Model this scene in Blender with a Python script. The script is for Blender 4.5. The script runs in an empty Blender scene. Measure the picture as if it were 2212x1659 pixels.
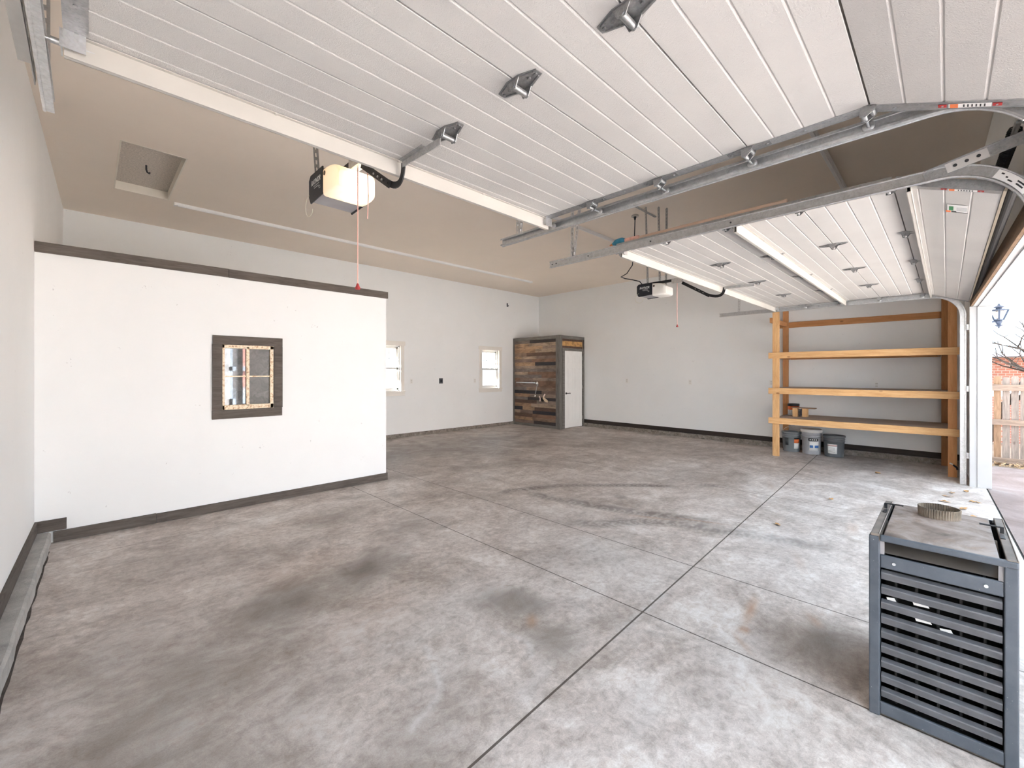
import bpy, math, random
import numpy as np
from mathutils import Vector, Matrix

S = bpy.context.scene
COL = S.collection
random.seed(7)

# ------------------------------------------------------------------ camera
F_PX, U0, V0, W, Hh = 927.0, 1106.0, 806.0, 2212.0, 1659.0
CAM_H = 1.46
ANG = math.atan2(939.0, 927.0)            # angle between the view axis and world +X
cd = bpy.data.cameras.new('camera')
cam = bpy.data.objects.new('camera', cd)
COL.objects.link(cam)
cam.location = (0, 0, CAM_H)
cam.rotation_euler = (math.pi / 2, 0, ANG - math.pi / 2)
cd.sensor_width = 36.0
cd.sensor_fit = 'HORIZONTAL'
cd.lens = 36.0 * F_PX / W
cd.shift_x = 0.0
cd.shift_y = (V0 - Hh / 2) / W * 1.0
cd.clip_start = 0.02
S.camera = cam

# ------------------------------------------------------------------ world, sun, exposure
wd = bpy.data.worlds.new('sky')
S.world = wd
wd.use_nodes = True
bg = wd.node_tree.nodes['Background']
bg.inputs['Color'].default_value = (0.62, 0.81, 1.0, 1)
bg.inputs['Strength'].default_value = 3.2
sl = bpy.data.lights.new('sun', 'SUN')
sl.energy = 92.0
sl.color = (1.0, 0.99, 0.975)
sl.angle = 0.01
sun = bpy.data.objects.new('sun', sl)
COL.objects.link(sun)
sun.location = (-6, -4, 9)
sun.rotation_euler = Vector((0.78, -0.21, -0.60)).to_track_quat('-Z', 'Y').to_euler()
S.view_settings.view_transform = 'Standard'
S.view_settings.look = 'None'
S.view_settings.exposure = 0.86
S.view_settings.gamma = 1.0
S.view_settings.use_curve_mapping = False
S.cycles.max_bounces = 12
S.cycles.diffuse_bounces = 7
S.cycles.glossy_bounces = 4
S.cycles.transmission_bounces = 6
S.cycles.transparent_max_bounces = 8
S.cycles.sample_clamp_indirect = 8.0
S.cycles.caustics_reflective = False
S.cycles.caustics_refractive = False


def portal(name, loc, rot, sx, sy):
    l = bpy.data.lights.new(name, 'AREA')
    l.shape = 'RECTANGLE'
    l.size, l.size_y = sx, sy
    l.cycles.is_portal = True
    o = bpy.data.objects.new(name, l)
    COL.objects.link(o)
    o.location = loc
    o.rotation_euler = rot


# sky light sampling guides standing in the two door openings (they give no light of their own)
portal('sky_portal', (1.15, -0.42, 1.17), (math.pi / 2, 0, 0), 2.5, 2.34)
portal('sky_portal', (5.3, -0.42, 1.17), (math.pi / 2, 0, 0), 5.6, 2.34)

# ------------------------------------------------------------------ materials
MAT = {}


class G:
    """tiny shader-graph writer"""

    def __init__(self, name):
        self.m = bpy.data.materials.new(name)
        self.m.use_nodes = True
        self.t = self.m.node_tree
        self.n = self.t.nodes
        self.b = self.n['Principled BSDF']

    def node(self, typ, **kw):
        nd = self.n.new(typ)
        for k, v in kw.items():
            setattr(nd, k, v)
        return nd

    def link(self, a, b):
        self.t.links.new(a, b)

    def put(self, sock, v):
        if isinstance(v, bpy.types.NodeSocket):
            self.link(v, sock)
        elif isinstance(v, (tuple, list)) and len(v) == 3 and sock.type == 'RGBA':
            sock.default_value = (*v, 1)
        else:
            sock.default_value = v

    def math(self, op, a, b=0.0, c=None):
        nd = self.node('ShaderNodeMath', operation=op)
        self.put(nd.inputs[0], a)
        self.put(nd.inputs[1], b)
        if c is not None:
            self.put(nd.inputs[2], c)
        return nd.outputs[0]

    def coords(self, kind='Object', scale=(1, 1, 1)):
        tc = self.node('ShaderNodeTexCoord')
        mp = self.node('ShaderNodeMapping')
        self.link(tc.outputs[kind], mp.inputs[0])
        mp.inputs['Scale'].default_value = scale
        return mp.outputs[0]

    def noise(self, vec, scale=5, detail=4, rough=.55, dist=0.0):
        nd = self.node('ShaderNodeTexNoise')
        self.link(vec, nd.inputs['Vector'])
        nd.inputs['Scale'].default_value = scale
        nd.inputs['Detail'].default_value = detail
        nd.inputs['Roughness'].default_value = rough
        nd.inputs['Distortion'].default_value = dist
        return nd.outputs['Fac']

    def ramp(self, fac, stops):
        nd = self.node('ShaderNodeValToRGB')
        self.link(fac, nd.inputs[0])
        e = nd.color_ramp.elements
        while len(e) > 1:
            e.remove(e[-1])
        for i, (p, c) in enumerate(stops):
            el = e[0] if i == 0 else e.new(p)
            el.position = p
            el.color = (*c, 1) if len(c) == 3 else c
        return nd.outputs['Color']

    def mix(self, fac, a, b, mode='MIX'):
        nd = self.node('ShaderNodeMix', data_type='RGBA', blend_type=mode)
        self.put(nd.inputs['Factor'], fac)
        self.put(nd.inputs['A'], a)
        self.put(nd.inputs['B'], b)
        return nd.outputs['Result']

    def bump(self, h, strength=.2, dist=.01):
        nd = self.node('ShaderNodeBump')
        self.link(h, nd.inputs['Height'])
        nd.inputs['Strength'].default_value = strength
        nd.inputs['Distance'].default_value = dist
        self.link(nd.outputs[0], self.b.inputs['Normal'])

    def out(self, col=None, rough=None, metal=None, spec=None):
        if col is not None:
            self.put(self.b.inputs['Base Color'], col)
        if rough is not None:
            self.put(self.b.inputs['Roughness'], rough)
        if metal is not None:
            self.put(self.b.inputs['Metallic'], metal)
        if spec is not None:
            self.put(self.b.inputs['Specular IOR Level'], spec)
        return self.m


def plain(name, col, rough=.6, metal=0., var=.12, vs=6., bump=0., bs=150., spec=.4):
    if name in MAT:
        return MAT[name]
    g = G(name)
    v = g.coords()
    n = g.noise(v, vs, 5, .6)
    lo = tuple(c * (1 - var) for c in col)
    hi = tuple(min(1, c * (1 + var)) for c in col)
    g.out(g.ramp(n, [(.3, lo), (.7, hi)]), rough, metal, spec)
    if bump:
        g.bump(g.noise(v, bs, 2), bump, .003)
    MAT[name] = g.m
    return g.m


def wood(name, c1, c2, axis, knots=0., rough=.7, gs=7., dark=(.05, .03, .02)):
    key = name + axis
    if key in MAT:
        return MAT[key]
    g = G(key)
    sc = {'x': (.12, 1, 1), 'y': (1, .12, 1), 'z': (1, 1, .12)}[axis]
    v = g.coords('Object', sc)
    n = g.noise(v, gs * 6, 6, .65, .6)
    n2 = g.noise(v, gs, 3, .5, .3)
    c = g.ramp(n, [(.32, c1), (.68, c2)])
    c = g.mix(g.math('MULTIPLY', n2, .5), c, tuple(a * .55 for a in c1))
    if knots:
        v2 = g.coords('Object', {'x': (.55, 1, 1), 'y': (1, .55, 1), 'z': (1, 1, .55)}[axis])
        vo = g.node('ShaderNodeTexVoronoi')
        g.link(v2, vo.inputs['Vector'])
        vo.inputs['Scale'].default_value = 5.5
        k = g.ramp(vo.outputs['Distance'], [(.0, (1, 1, 1)), (.05, (1, 1, 1)), (.11, (0, 0, 0))])
        c = g.mix(g.math('MULTIPLY', k, knots), c, dark)
    g.out(c, rough, 0, .3)
    g.bump(n, .25, .002)
    MAT[key] = g.m
    return g.m


def m_wall(name, col, scuff=0.35):
    if name in MAT:
        return MAT[name]
    g = G(name)
    v = g.coords()
    n = g.noise(v, 1.3, 5, .6)
    c = g.ramp(n, [(.3, tuple(a * .965 for a in col)), (.7, col)])
    # scattered small scuffs
    nn = g.noise(v, 9, 3, .5)
    mk = g.noise(v, 60, 2, .5)
    f = g.math('MULTIPLY', g.math('GREATER_THAN', nn, .70), g.math('GREATER_THAN', mk, .63))
    c = g.mix(g.math('MULTIPLY', f, scuff), c, (.35, .33, .32))
    g.out(c, .75, 0, .25)
    g.bump(g.noise(v, 180, 2), .08, .002)
    MAT[name] = g.m
    return g.m


def glass(name, tint=(1, 1, 1), refl=.06):
    if name in MAT:
        return MAT[name]
    g = G(name)
    g.n.remove(g.b)
    tr = g.node('ShaderNodeBsdfTransparent')
    tr.inputs[0].default_value = (*tint, 1)
    gl = g.node('ShaderNodeBsdfGlossy')
    gl.inputs['Roughness'].default_value = .02
    mx = g.node('ShaderNodeMixShader')
    mx.inputs[0].default_value = refl
    g.link(tr.outputs[0], mx.inputs[1])
    g.link(gl.outputs[0], mx.inputs[2])
    g.link(mx.outputs[0], g.n['Material Output'].inputs[0])
    MAT[name] = g.m
    return g.m


def galv(name='galvanized', col=(.55, .56, .57), rough=.38):
    if name in MAT:
        return MAT[name]
    g = G(name)
    v = g.coords('Object', (1, 1, 1))
    vo = g.node('ShaderNodeTexVoronoi')
    g.link(v, vo.inputs['Vector'])
    vo.inputs['Scale'].default_value = 150
    n = g.noise(v, 30, 4)
    c = g.mix(.25, g.ramp(n, [(.3, tuple(a * .86 for a in col)), (.7, tuple(min(1, a * 1.12) for a in col))]), vo.outputs['Color'], 'SOFT_LIGHT')
    hs = g.node('ShaderNodeHueSaturation')
    hs.inputs['Saturation'].default_value = .12
    g.link(c, hs.inputs['Color'])
    g.out(hs.outputs[0], rough, .85, .5)
    MAT[name] = g.m
    return g.m


WALL = m_wall('white_wall_paint', (.885, .89, .885))
CEIL = m_wall('ceiling_paint', (.90, .805, .705), 0)
GALV = galv()
GALVD = galv('galvanized_weathered', (.40, .40, .40), .45)
STRUT = plain('cream_coated_steel', (.50, .475, .435), .5, .1, .06, 3)
BLACK = plain('black_steel', (.02, .02, .022), .45, .4, .2)
BLKPL = plain('black_plastic', (.018, .019, .024), .5, 0, .2)
GRAYP = plain('gray_paint', (.30, .29, .30), .5, .2, .1)
WHITE = plain('white_enamel', (.85, .84, .82), .4, 0, .02)
WHITEPL = plain('white_plastic', (.82, .81, .78), .35, 0, .03)
STAIN_C1, STAIN_C2 = (.085, .070, .060), (.17, .145, .125)


def stain(axis):
    return wood('gray_stained_board_', STAIN_C1, STAIN_C2, axis, .6, .75)


def pine(axis):
    return wood('pine_stud_', (.60, .325, .13), (.82, .53, .265), axis, .75, .6, 5, (.22, .09, .03))


def pine_dark(axis):
    return wood('amber_stud_', (.46, .205, .075), (.62, .31, .13), axis, .75, .6, 5, (.12, .05, .02))


def door_face():
    g = G('embossed_white_door_skin')
    v = g.coords()
    n = g.noise(v, 140, 3, .6, 1.2)
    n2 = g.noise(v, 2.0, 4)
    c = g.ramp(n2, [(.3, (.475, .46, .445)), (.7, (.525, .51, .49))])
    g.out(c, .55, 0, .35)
    g.bump(n, .55, .004)
    return g.m


DOOR = door_face()


def floor_mat():
    g = G('stained_concrete')
    v = g.coords()
    at = g.node('ShaderNodeAttribute', attribute_name='stain')
    sep = g.node('ShaderNodeSeparateColor')
    g.link(at.outputs['Color'], sep.inputs[0])
    R, Gr, B = sep.outputs[0], sep.outputs[1], sep.outputs[2]
    big = g.noise(v, .55, 6, .62, .8)
    mid = g.noise(v, 2.6, 8, .68, 1.0)
    fine = g.noise(v, 22, 8, .75, .5)
    grit = g.noise(v, 160, 4, .8)
    c = g.ramp(mid, [(.25, (.32, .274, .246)), (.44, (.475, .422, .390)), (.60, (.60, .551, .517)), (.76, (.73, .690, .655))])
    brn = g.noise(v, 1.1, 7, .7, .9)
    c = g.mix(g.ramp(brn, [(.44, (0, 0, 0)), (.64, (.55, .55, .55))]), c, (.22, .175, .142))
    sv = g.coords('Object', (.35, 1.6, 1))
    streak = g.noise(sv, 7, 8, .75, .8)
    c = g.mix(.35, c, g.ramp(streak, [(.30, (.30, .30, .30)), (.5, (.5, .5, .5)), (.70, (.70, .70, .70))]), 'OVERLAY')
    c = g.mix(.8, c, g.ramp(fine, [(.28, (.28, .26, .245)), (.5, (.5, .5, .5)), (.72, (.72, .72, .72))]), 'OVERLAY')
    c = g.mix(.5, c, g.ramp(grit, [(.3, (.33, .33, .33)), (.7, (.66, .66, .66))]), 'OVERLAY')
    # light, dark and rust stains and broad tone patches
    brk = g.ramp(fine, [(.25, (.45, .45, .45)), (.65, (1, 1, 1))])
    dk = g.math('MULTIPLY', R, brk)
    c = g.mix(dk, c, (.075, .060, .050))
    lt = g.math('MULTIPLY', B, g.ramp(fine, [(.30, (.2, .2, .2)), (.6, (1, 1, 1))]))
    c = g.mix(lt, c, (.60, .59, .58))
    c = g.mix(g.math('MULTIPLY', Gr, brk), c, (.32, .155, .06))
    # saw-cut joints
    sx = g.node('ShaderNodeSeparateXYZ')
    g.link(v, sx.inputs[0])
    X, Y = sx.outputs[0], sx.outputs[1]
    jf = None
    for xx, wd_, st in ((2.412, .0042, 1.), (3.252, .0042, 1.), (5.76, .005, .8)):
        d = g.math('ABSOLUTE', g.math('SUBTRACT', X, xx))
        f = g.math('MULTIPLY', g.math('LESS_THAN', d, wd_), st)
        jf = f if jf is None else g.math('MAXIMUM', jf, f)
    yl = g.math('MULTIPLY_ADD', X, .046, 1.195)
    d = g.math('ABSOLUTE', g.math('SUBTRACT', Y, yl))
    jf = g.math('MAXIMUM', jf, g.math('LESS_THAN', d, .0055))
    d = g.math('ABSOLUTE', g.math('SUBTRACT', Y, 4.86))
    f = g.math('MULTIPLY', g.math('MULTIPLY', g.math('LESS_THAN', d, .004), g.math('LESS_THAN', X, 3.25)), .55)
    jf = g.math('MAXIMUM', jf, f)
    c = g.mix(g.math('MULTIPLY', jf, .88), c, (.045, .032, .022))
    g.out(c, g.math('MULTIPLY_ADD', fine, .25, .42), 0, .35)
    h = g.math('SUBTRACT', g.math('MULTIPLY', grit, .3), jf)
    g.bump(h, .25, .004)
    return g.m


# ------------------------------------------------------------------ mesh builder
ORG = {}


class MB:
    def __init__(self):
        self.v, self.f, self.s, self.c = [], [], [], []
        self.cur = None

    def add(self, vs, fs, smooth=False):
        b = len(self.v)
        self.v.extend([tuple(p) for p in vs])
        for q in fs:
            self.f.append([b + i for i in q])
            self.s.append(smooth)
            self.c.append(self.cur)
        return self

    def box(self, x0, x1, y0, y1, z0, z1):
        vs = [(x, y, z) for x in (x0, x1) for y in (y0, y1) for z in (z0, z1)]
        return self.add(vs, [(0, 1, 3, 2), (4, 6, 7, 5), (0, 4, 5, 1), (2, 3, 7, 6), (0, 2, 6, 4), (1, 5, 7, 3)])

    def obox(self, c, size, ax=(1, 0, 0), ay=(0, 1, 0)):
        ax = Vector(ax).normalized()
        ay = Vector(ay)
        ay = (ay - ax * ay.dot(ax)).normalized()
        az = ax.cross(ay)
        c = Vector(c)
        hx, hy, hz = (q / 2 for q in size)
        vs = [c + ax * (sx * hx) + ay * (sy * hy) + az * (sz * hz) for sx in (-1, 1) for sy in (-1, 1) for sz in (-1, 1)]
        return self.add(vs, [(0, 1, 3, 2), (4, 6, 7, 5), (0, 4, 5, 1), (2, 3, 7, 6), (0, 2, 6, 4), (1, 5, 7, 3)])

    def bar(self, p0, p1, w, t, up=(0, 0, 1)):
        p0, p1 = Vector(p0), Vector(p1)
        d = p1 - p0
        u = Vector(up)
        if abs(d.normalized().dot(u)) > .97:
            u = Vector((1, 0, 0)) if abs(d.normalized().x) < .9 else Vector((0, 1, 0))
        side = d.cross(u)
        return self.obox((p0 + p1) / 2, (d.length, w, t), d, side)

    def tube(self, pts, r, n=10, cap=True, smooth=True):
        pts = [Vector(p) for p in pts]
        rs = r if isinstance(r, (list, tuple)) else [r] * len(pts)
        vs, fs = [], []
        prev = None
        for i, p in enumerate(pts):
            a = pts[max(i - 1, 0)]
            b = pts[min(i + 1, len(pts) - 1)]
            t = (b - a).normalized()
            if prev is None:
                u = Vector((0, 0, 1)) if abs(t.z) < .9 else Vector((1, 0, 0))
            else:
                u = prev
            u = (u - t * u.dot(t)).normalized()
            prev = u
            w = t.cross(u)
            for k in range(n):
                q = 2 * math.pi * k / n
                vs.append(p + (u * math.cos(q) + w * math.sin(q)) * rs[i])
        for i in range(len(pts) - 1):
            for k in range(n):
                fs.append((i * n + k, i * n + (k + 1) % n, (i + 1) * n + (k + 1) % n, (i + 1) * n + k))
        self.add(vs, fs, smooth)
        if cap:
            self.add(vs[:n], [tuple(range(n))[::-1]])
            self.add(vs[-n:], [tuple(range(n))])
        return self

    def lathe(self, prof, c=(0, 0, 0), n=28, axis='z', tilt=None):
        vs, fs = [], []
        for (r, h) in prof:
            for k in range(n):
                q = 2 * math.pi * k / n
                a, b = r * math.cos(q), r * math.sin(q)
                p = {'z': (a, b, h), 'x': (h, a, b), 'y': (b, h, a)}[axis]
                p = Vector(p)
                if tilt is not None:
                    p = tilt @ p
                vs.append(p + Vector(c))
        for i in range(len(prof) - 1):
            for k in range(n):
                fs.append((i * n + k, i * n + (k + 1) % n, (i + 1) * n + (k + 1) % n, (i + 1) * n + k))
        return self.add(vs, fs, True)

    def cyl(self, c, r, h, axis='z', n=20):
        self.lathe([(0.0001, 0), (r, 0)], c, n, axis)
        for k in range(-n, 0):
            self.s[k] = False
        self.lathe([(r, 0), (r, h)], c, n, axis)
        self.lathe([(r, h), (0.0001, h)], c, n, axis)
        for k in range(-n, 0):
            self.s[k] = False
        return self

    def prism(self, poly, o, u, v, w):
        """polygon in (u,v) at o, extruded by w"""
        o, u, v, w = Vector(o), Vector(u), Vector(v), Vector(w)
        n = len(poly)
        a = [o + u * p + v * q for p, q in poly]
        b = [p + w for p in a]
        self.add(a + b, [tuple(range(n))[::-1], tuple(range(n, 2 * n))] + [(i, (i + 1) % n, n + (i + 1) % n, n + i) for i in range(n)])
        return self

    def sweep(self, prof, path, side=(1, 0, 0), closed=True, smooth=False):
        """profile (a along side, b along the path normal) swept along path"""
        sd = Vector(side)
        path = [Vector(p) for p in path]
        n = len(prof)
        vs, fs = [], []
        for i, p in enumerate(path):
            t = (path[min(i + 1, len(path) - 1)] - path[max(i - 1, 0)]).normalized()
            nn = t.cross(sd).normalized()
            for a, b in prof:
                vs.append(p + sd * a + nn * b)
        m = n if closed else n - 1
        for i in range(len(path) - 1):
            for k in range(m):
                fs.append((i * n + k, i * n + (k + 1) % n, (i + 1) * n + (k + 1) % n, (i + 1) * n + k))
        self.add(vs, fs, smooth)
        if closed:
            self.add(vs[:n], [tuple(range(n))[::-1]])
            self.add(vs[-n:], [tuple(range(n))])
        return self

    def perf(self, p0, p1, w, t, face=(0, 0, 1), pitch=.045):
        """perforated flat strip: two edge bars and rungs between the slots"""
        p0, p1 = Vector(p0), Vector(p1)
        d = (p1 - p0).normalized()
        L = (p1 - p0).length
        fn = Vector(face)
        fn = (fn - d * fn.dot(d)).normalized()
        sd = d.cross(fn)
        e = w * .32
        for s in (-1, 1):
            o = sd * (s * (w / 2 - e / 2))
            self.obox((p0 + p1) / 2 + o, (L, e, t), d, sd)
        k = max(2, int(L / pitch))
        for i in range(k + 1):
            self.obox(p0 + d * (L * i / k), (min(pitch * .42, L / k * .5), w * .4, t), d, sd)
        return self

    def build(self, name, mat, parent=None, bevel=0., seg=2, loc=None):
        vs = np.array(self.v, dtype=float)
        if parent is not None:
            o0 = ORG[parent]
        elif loc is not None:
            o0 = loc
        else:
            lo, hi = vs.min(0), vs.max(0)
            o0 = ((lo[0] + hi[0]) / 2, (lo[1] + hi[1]) / 2, lo[2])
        vs = vs - np.array(o0)
        me = bpy.data.meshes.new(name)
        me.from_pydata(vs.tolist(), [], self.f)
        me.polygons.foreach_set('use_smooth', self.s)
        if any(c is not None for c in self.c):
            at = me.color_attributes.new('Col', 'FLOAT_COLOR', 'CORNER')
            arr = []
            for p, c in zip(me.polygons, self.c):
                arr.extend([*(c or (1, 1, 1)), 1.0] * len(p.vertices))
            at.data.foreach_set('color', arr)
        me.materials.append(mat)
        me.update()
        o = bpy.data.objects.new(name, me)
        COL.objects.link(o)
        if parent is not None:
            o.parent = parent
            ORG[o] = o0
        else:
            o.location = o0
            ORG[o] = o0
        if bevel:
            md = o.modifiers.new('bevel', 'BEVEL')
            md.width = bevel
            md.segments = seg
            md.limit_method = 'ANGLE'
            md.angle_limit = math.radians(40)
        return o


def thing(name, loc, label, cat, group=None):
    o = bpy.data.objects.new(name, None)
    o.empty_display_size = .1
    COL.objects.link(o)
    o.location = loc
    ORG[o] = tuple(loc)
    return tag(o, label, cat, group)


def tag(o, label=None, cat=None, group=None, kind=None):
    if label:
        o['label'] = label
    if cat:
        o['category'] = cat
    if group:
        o['group'] = group
    if kind:
        o['kind'] = kind
    return o


def struct(o):
    o['kind'] = 'structure'
    return o


def dup(root, loc, label=None, group=None):
    r = root.copy()
    COL.objects.link(r)
    r.location = loc
    if label:
        r['label'] = label
    if group:
        r['group'] = group
    for ch in list(root.children):
        c = ch.copy()
        COL.objects.link(c)
        c.parent = r
        for gch in list(ch.children):
            d = gch.copy()
            COL.objects.link(d)
            d.parent = c
    return r


def lettering(name, txt, size, mat, parent, o, u, v, ext=.0006, shear=0., sx=1.0, off=0.):
    """raised lettering: text laid with its baseline start at o, running along u, rising along v"""
    cu = bpy.data.curves.new('text', 'FONT')
    cu.body = txt
    cu.size = size
    cu.extrude = ext
    cu.shear = shear
    cu.offset = off
    to = bpy.data.objects.new('text', cu)
    COL.objects.link(to)
    dg = bpy.context.evaluated_depsgraph_get()
    me = bpy.data.meshes.new_from_object(to.evaluated_get(dg))
    u, v = Vector(u).normalized(), Vector(v).normalized()
    w = u.cross(v)
    oo = Vector(o) - Vector(ORG[parent])
    for p in me.vertices:
        c = p.co.copy()
        p.co = oo + u * (c.x * sx) + v * c.y + w * c.z
    me.materials.clear()
    me.materials.append(mat)
    bpy.data.objects.remove(to)
    bpy.data.curves.remove(cu)
    me.name = name
    ob = bpy.data.objects.new(name, me)
    COL.objects.link(ob)
    ob.parent = parent
    ORG[ob] = ORG[parent]
    return ob


# ------------------------------------------------------------------ room shell
CZ = 3.78


def xl(y):
    return -.325 + .022 * (y - 5.42)       # left wall face (slightly out of square)


def xr(y):
    return 9.665 + .014 * y                # right wall face


def fy(x):
    return -.235 - .025 * (8.1 - x)        # inner face of the door wall


YB = 8.75
XL0, XR0 = -.6, 10.0

# floor, with painted stains and broad tone patches as vertex data
def build_floor():
    nx, ny = 410, 372
    xs = np.linspace(-.50, 9.90, nx)
    t = np.linspace(0, 1, ny)
    Xg, Tg = np.meshgrid(xs, t, indexing='ij')
    y0 = fy(Xg) - .115
    Yg = y0 + Tg * (8.85 - y0)
    P = np.stack([Xg.ravel(), Yg.ravel(), np.zeros(nx * ny)], 1)
    idx = np.arange(nx * ny).reshape(nx, ny)
    q = np.stack([idx[:-1, :-1].ravel(), idx[1:, :-1].ravel(), idx[1:, 1:].ravel(), idx[:-1, 1:].ravel()], 1)
    me = bpy.data.meshes.new('floor')
    me.from_pydata(P.tolist(), [], q.tolist())
    x, y = P[:, 0], P[:, 1]
    rs = np.random.RandomState(3)
    D, R, L = np.zeros_like(x), np.zeros_like(x), np.zeros_like(x)

    def vnoise(sc, seed):
        r = np.random.RandomState(seed).rand(64, 64)
        a, b = (x * sc) % 63, (y * sc + 7) % 63
        i, j = a.astype(int), b.astype(int)
        fx, fy_ = a - i, b - j
        fx, fy_ = fx * fx * (3 - 2 * fx), fy_ * fy_ * (3 - 2 * fy_)
        return (r[i, j] * (1 - fx) * (1 - fy_) + r[i + 1, j] * fx * (1 - fy_) + r[i, j + 1] * (1 - fx) * fy_ + r[i + 1, j + 1] * fx * fy_)

    n1 = vnoise(2.3, 1) * .6 + vnoise(6, 2) * .3 + vnoise(15, 5) * .2
    n2 = vnoise(9, 3)
    n3 = vnoise(22, 4)

    def blob(cx, cy, rx, ry, ang=0, soft=.5, k=.5):
        a = math.radians(ang)
        dx, dy = x - cx, y - cy
        u = (dx * math.cos(a) + dy * math.sin(a)) / rx
        v = (-dx * math.sin(a) + dy * math.cos(a)) / ry
        d = np.sqrt(u * u + v * v) + (n1 - .55) * k
        return np.clip((1 - d) / soft, 0, 1)

    def seg(pts, wid, jit=0.):
        d = np.full_like(x, 9.)
        s = np.zeros_like(x)
        acc = 0
        for (ax, ay), (bx, by) in zip(pts[:-1], pts[1:]):
            vx, vy = bx - ax, by - ay
            LL = math.hypot(vx, vy)
            t_ = np.clip(((x - ax) * vx + (y - ay) * vy) / LL ** 2, 0, 1)
            dd = np.hypot(x - ax - t_ * vx, y - ay - t_ * vy)
            m = dd < d
            d = np.where(m, dd, d)
            s = np.where(m, acc + t_ * LL, s)
            acc += LL
        return np.clip(1.15 - d / wid, 0, 1), s, acc

    def curve(pts, n=8):
        out = []
        for i in range(len(pts) - 1):
            p0 = pts[max(i - 1, 0)]; p1 = pts[i]; p2 = pts[i + 1]; p3 = pts[min(i + 2, len(pts) - 1)]
            for k in range(n):
                u = k / n
                out.append(tuple(.5 * (2 * b + (c - a) * u + (2 * a - 5 * b + 4 * c - d) * u * u + (-a + 3 * b - 3 * c + d) * u ** 3) for a, b, c, d in zip(p0, p1, p2, p3)))
        out.append(pts[-1])
        return out

    # dark stains, an oil spot and broad darkened areas
    for a in ((1.45, 3.05, .62, .30, 25, .9, .9, .50), (.85, 2.95, .75, .38, 20, .9, .8, .42), (.35, 2.45, .55, .35, 10, .9, .8, .30),
              (1.93, 1.95, .40, .22, 120, .7, .9, .46), (1.80, 1.48, .32, .2, 60, .8, .9, .38), (1.75, 4.3, .9, .35, 15, 1., .8, .28),
              (2.3, 3.7, .8, .4, 30, 1., .8, .26), (2.85, .44, .42, .26, 0, .9, .6, .46), (2.7, .62, .4, .2, 10, 1., .6, .25), (4.3, 6.8, 2.0, .6, 10, 1., .8, .32),
              (6.5, 7.2, 1.8, .6, 0, 1., .8, .30), (5.2, 4.9, 1.2, .5, -15, 1., .8, .22), (7.3, 5.2, 1.6, .6, 20, 1., .8, .18), (8.6, 1.0, .5, 1.2, 0, 1., .8, .28),
              (.5, 4.2, .5, .8, 0, 1., .9, .25), (.25, 2.35, 1.05, 1.5, -12, .9, .7, .36), (.9, 1.45, .8, .45, 30, .9, .7, .30), (5.2, 7.0, 5.0, 2.3, -8, .8, .6, .34), (8.2, 5.0, 1.3, 3.2, 0, .9, .7, .22), (.62, 2.0, .55, .3, 30, .9, .9, .30), (.9, 1.3, .5, .3, 40, 1., .9, .22), (.2, 1.4, .4, .6, 0, 1, .9, .25), (1.15, 3.9, .8, .3, 10, 1., .9, .22)):  # broad patches: part dirt, part dimness put into the floor colour
        D = np.maximum(D, blob(*a[:7]) * a[7] * 1.5)
    D = np.maximum(D, blob(4.47, 2.71, .09, .09, 0, .5, .4) * .5)
    # tyre marks: chevron-broken curved bands
    for pts, w, k, fr in ((((3.44, 3.81), (3.75, 3.80), (4.0, 3.69), (4.4, 3.5), (4.76, 3.16), (5.15, 2.75), (5.40, 2.40)), .085, .65, 60),
                          (((3.80, 3.62), (3.86, 3.3), (3.93, 2.95), (3.99, 2.64), (4.12, 2.2), (4.27, 1.85), (4.40, 1.45)), .11, .62, 55),
                          (((3.30, 2.75), (3.47, 2.41), (3.75, 2.2), (3.97, 1.99), (4.10, 1.75), (4.17, 1.54), (4.255, 1.25), (4.36, .92), (4.39, .60)), .12, .62, 50),
                          (((5.55, 2.35), (5.75, 2.15), (5.9, 1.9)), .09, .55, 45), (((2.75, 2.95), (3.1, 2.72), (3.45, 2.6)), .06, .25, 60)):
        b, s, tot = seg(curve(pts), w, .02)
        off = (1.15 - b) * w * 10
        tread = .72 + .28 * np.sign(np.sin(s * fr + off * 26 + n2 * 2.5))
        fade = np.clip(np.minimum(s, tot - s) / .25, .15, 1)
        D = np.maximum(D, np.clip(b * 1.6, 0, 1) * tread * fade * k * (.75 + .75 * n1))
    # rust
    for a in ((2.9, .85, .26, .035, 8, .8, .4, .45), (2.66, .81, .05, .04, 0, .7, .4, .5), (4.05, 2.1, .30, .03, -65, .8, .5, .35), (4.3, 1.7, .35, .022, -70, .8, .5, .38),
              (3.05, .55, .12, .05, 30, .9, .5, .35), (1.86, 1.72, .10, .05, 40, .8, .6, .35), (1.2, 3.4, .5, .3, 10, 1., .8, .14), (6.3, 1.6, .4, .06, 20, 1., .6, .18),
              (5.1, .62, .25, .06, 5, 1., .6, .25), (3.9, .80, .30, .05, 20, 1, .6, .14), (2.52, .78, .12, .02, 45, .8, .5, .3), (1.28, 2.4, .5, .35, 20, 1., .8, .10)):
        R = np.maximum(R, blob(*a[:7]) * a[7] * 1.6)
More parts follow.
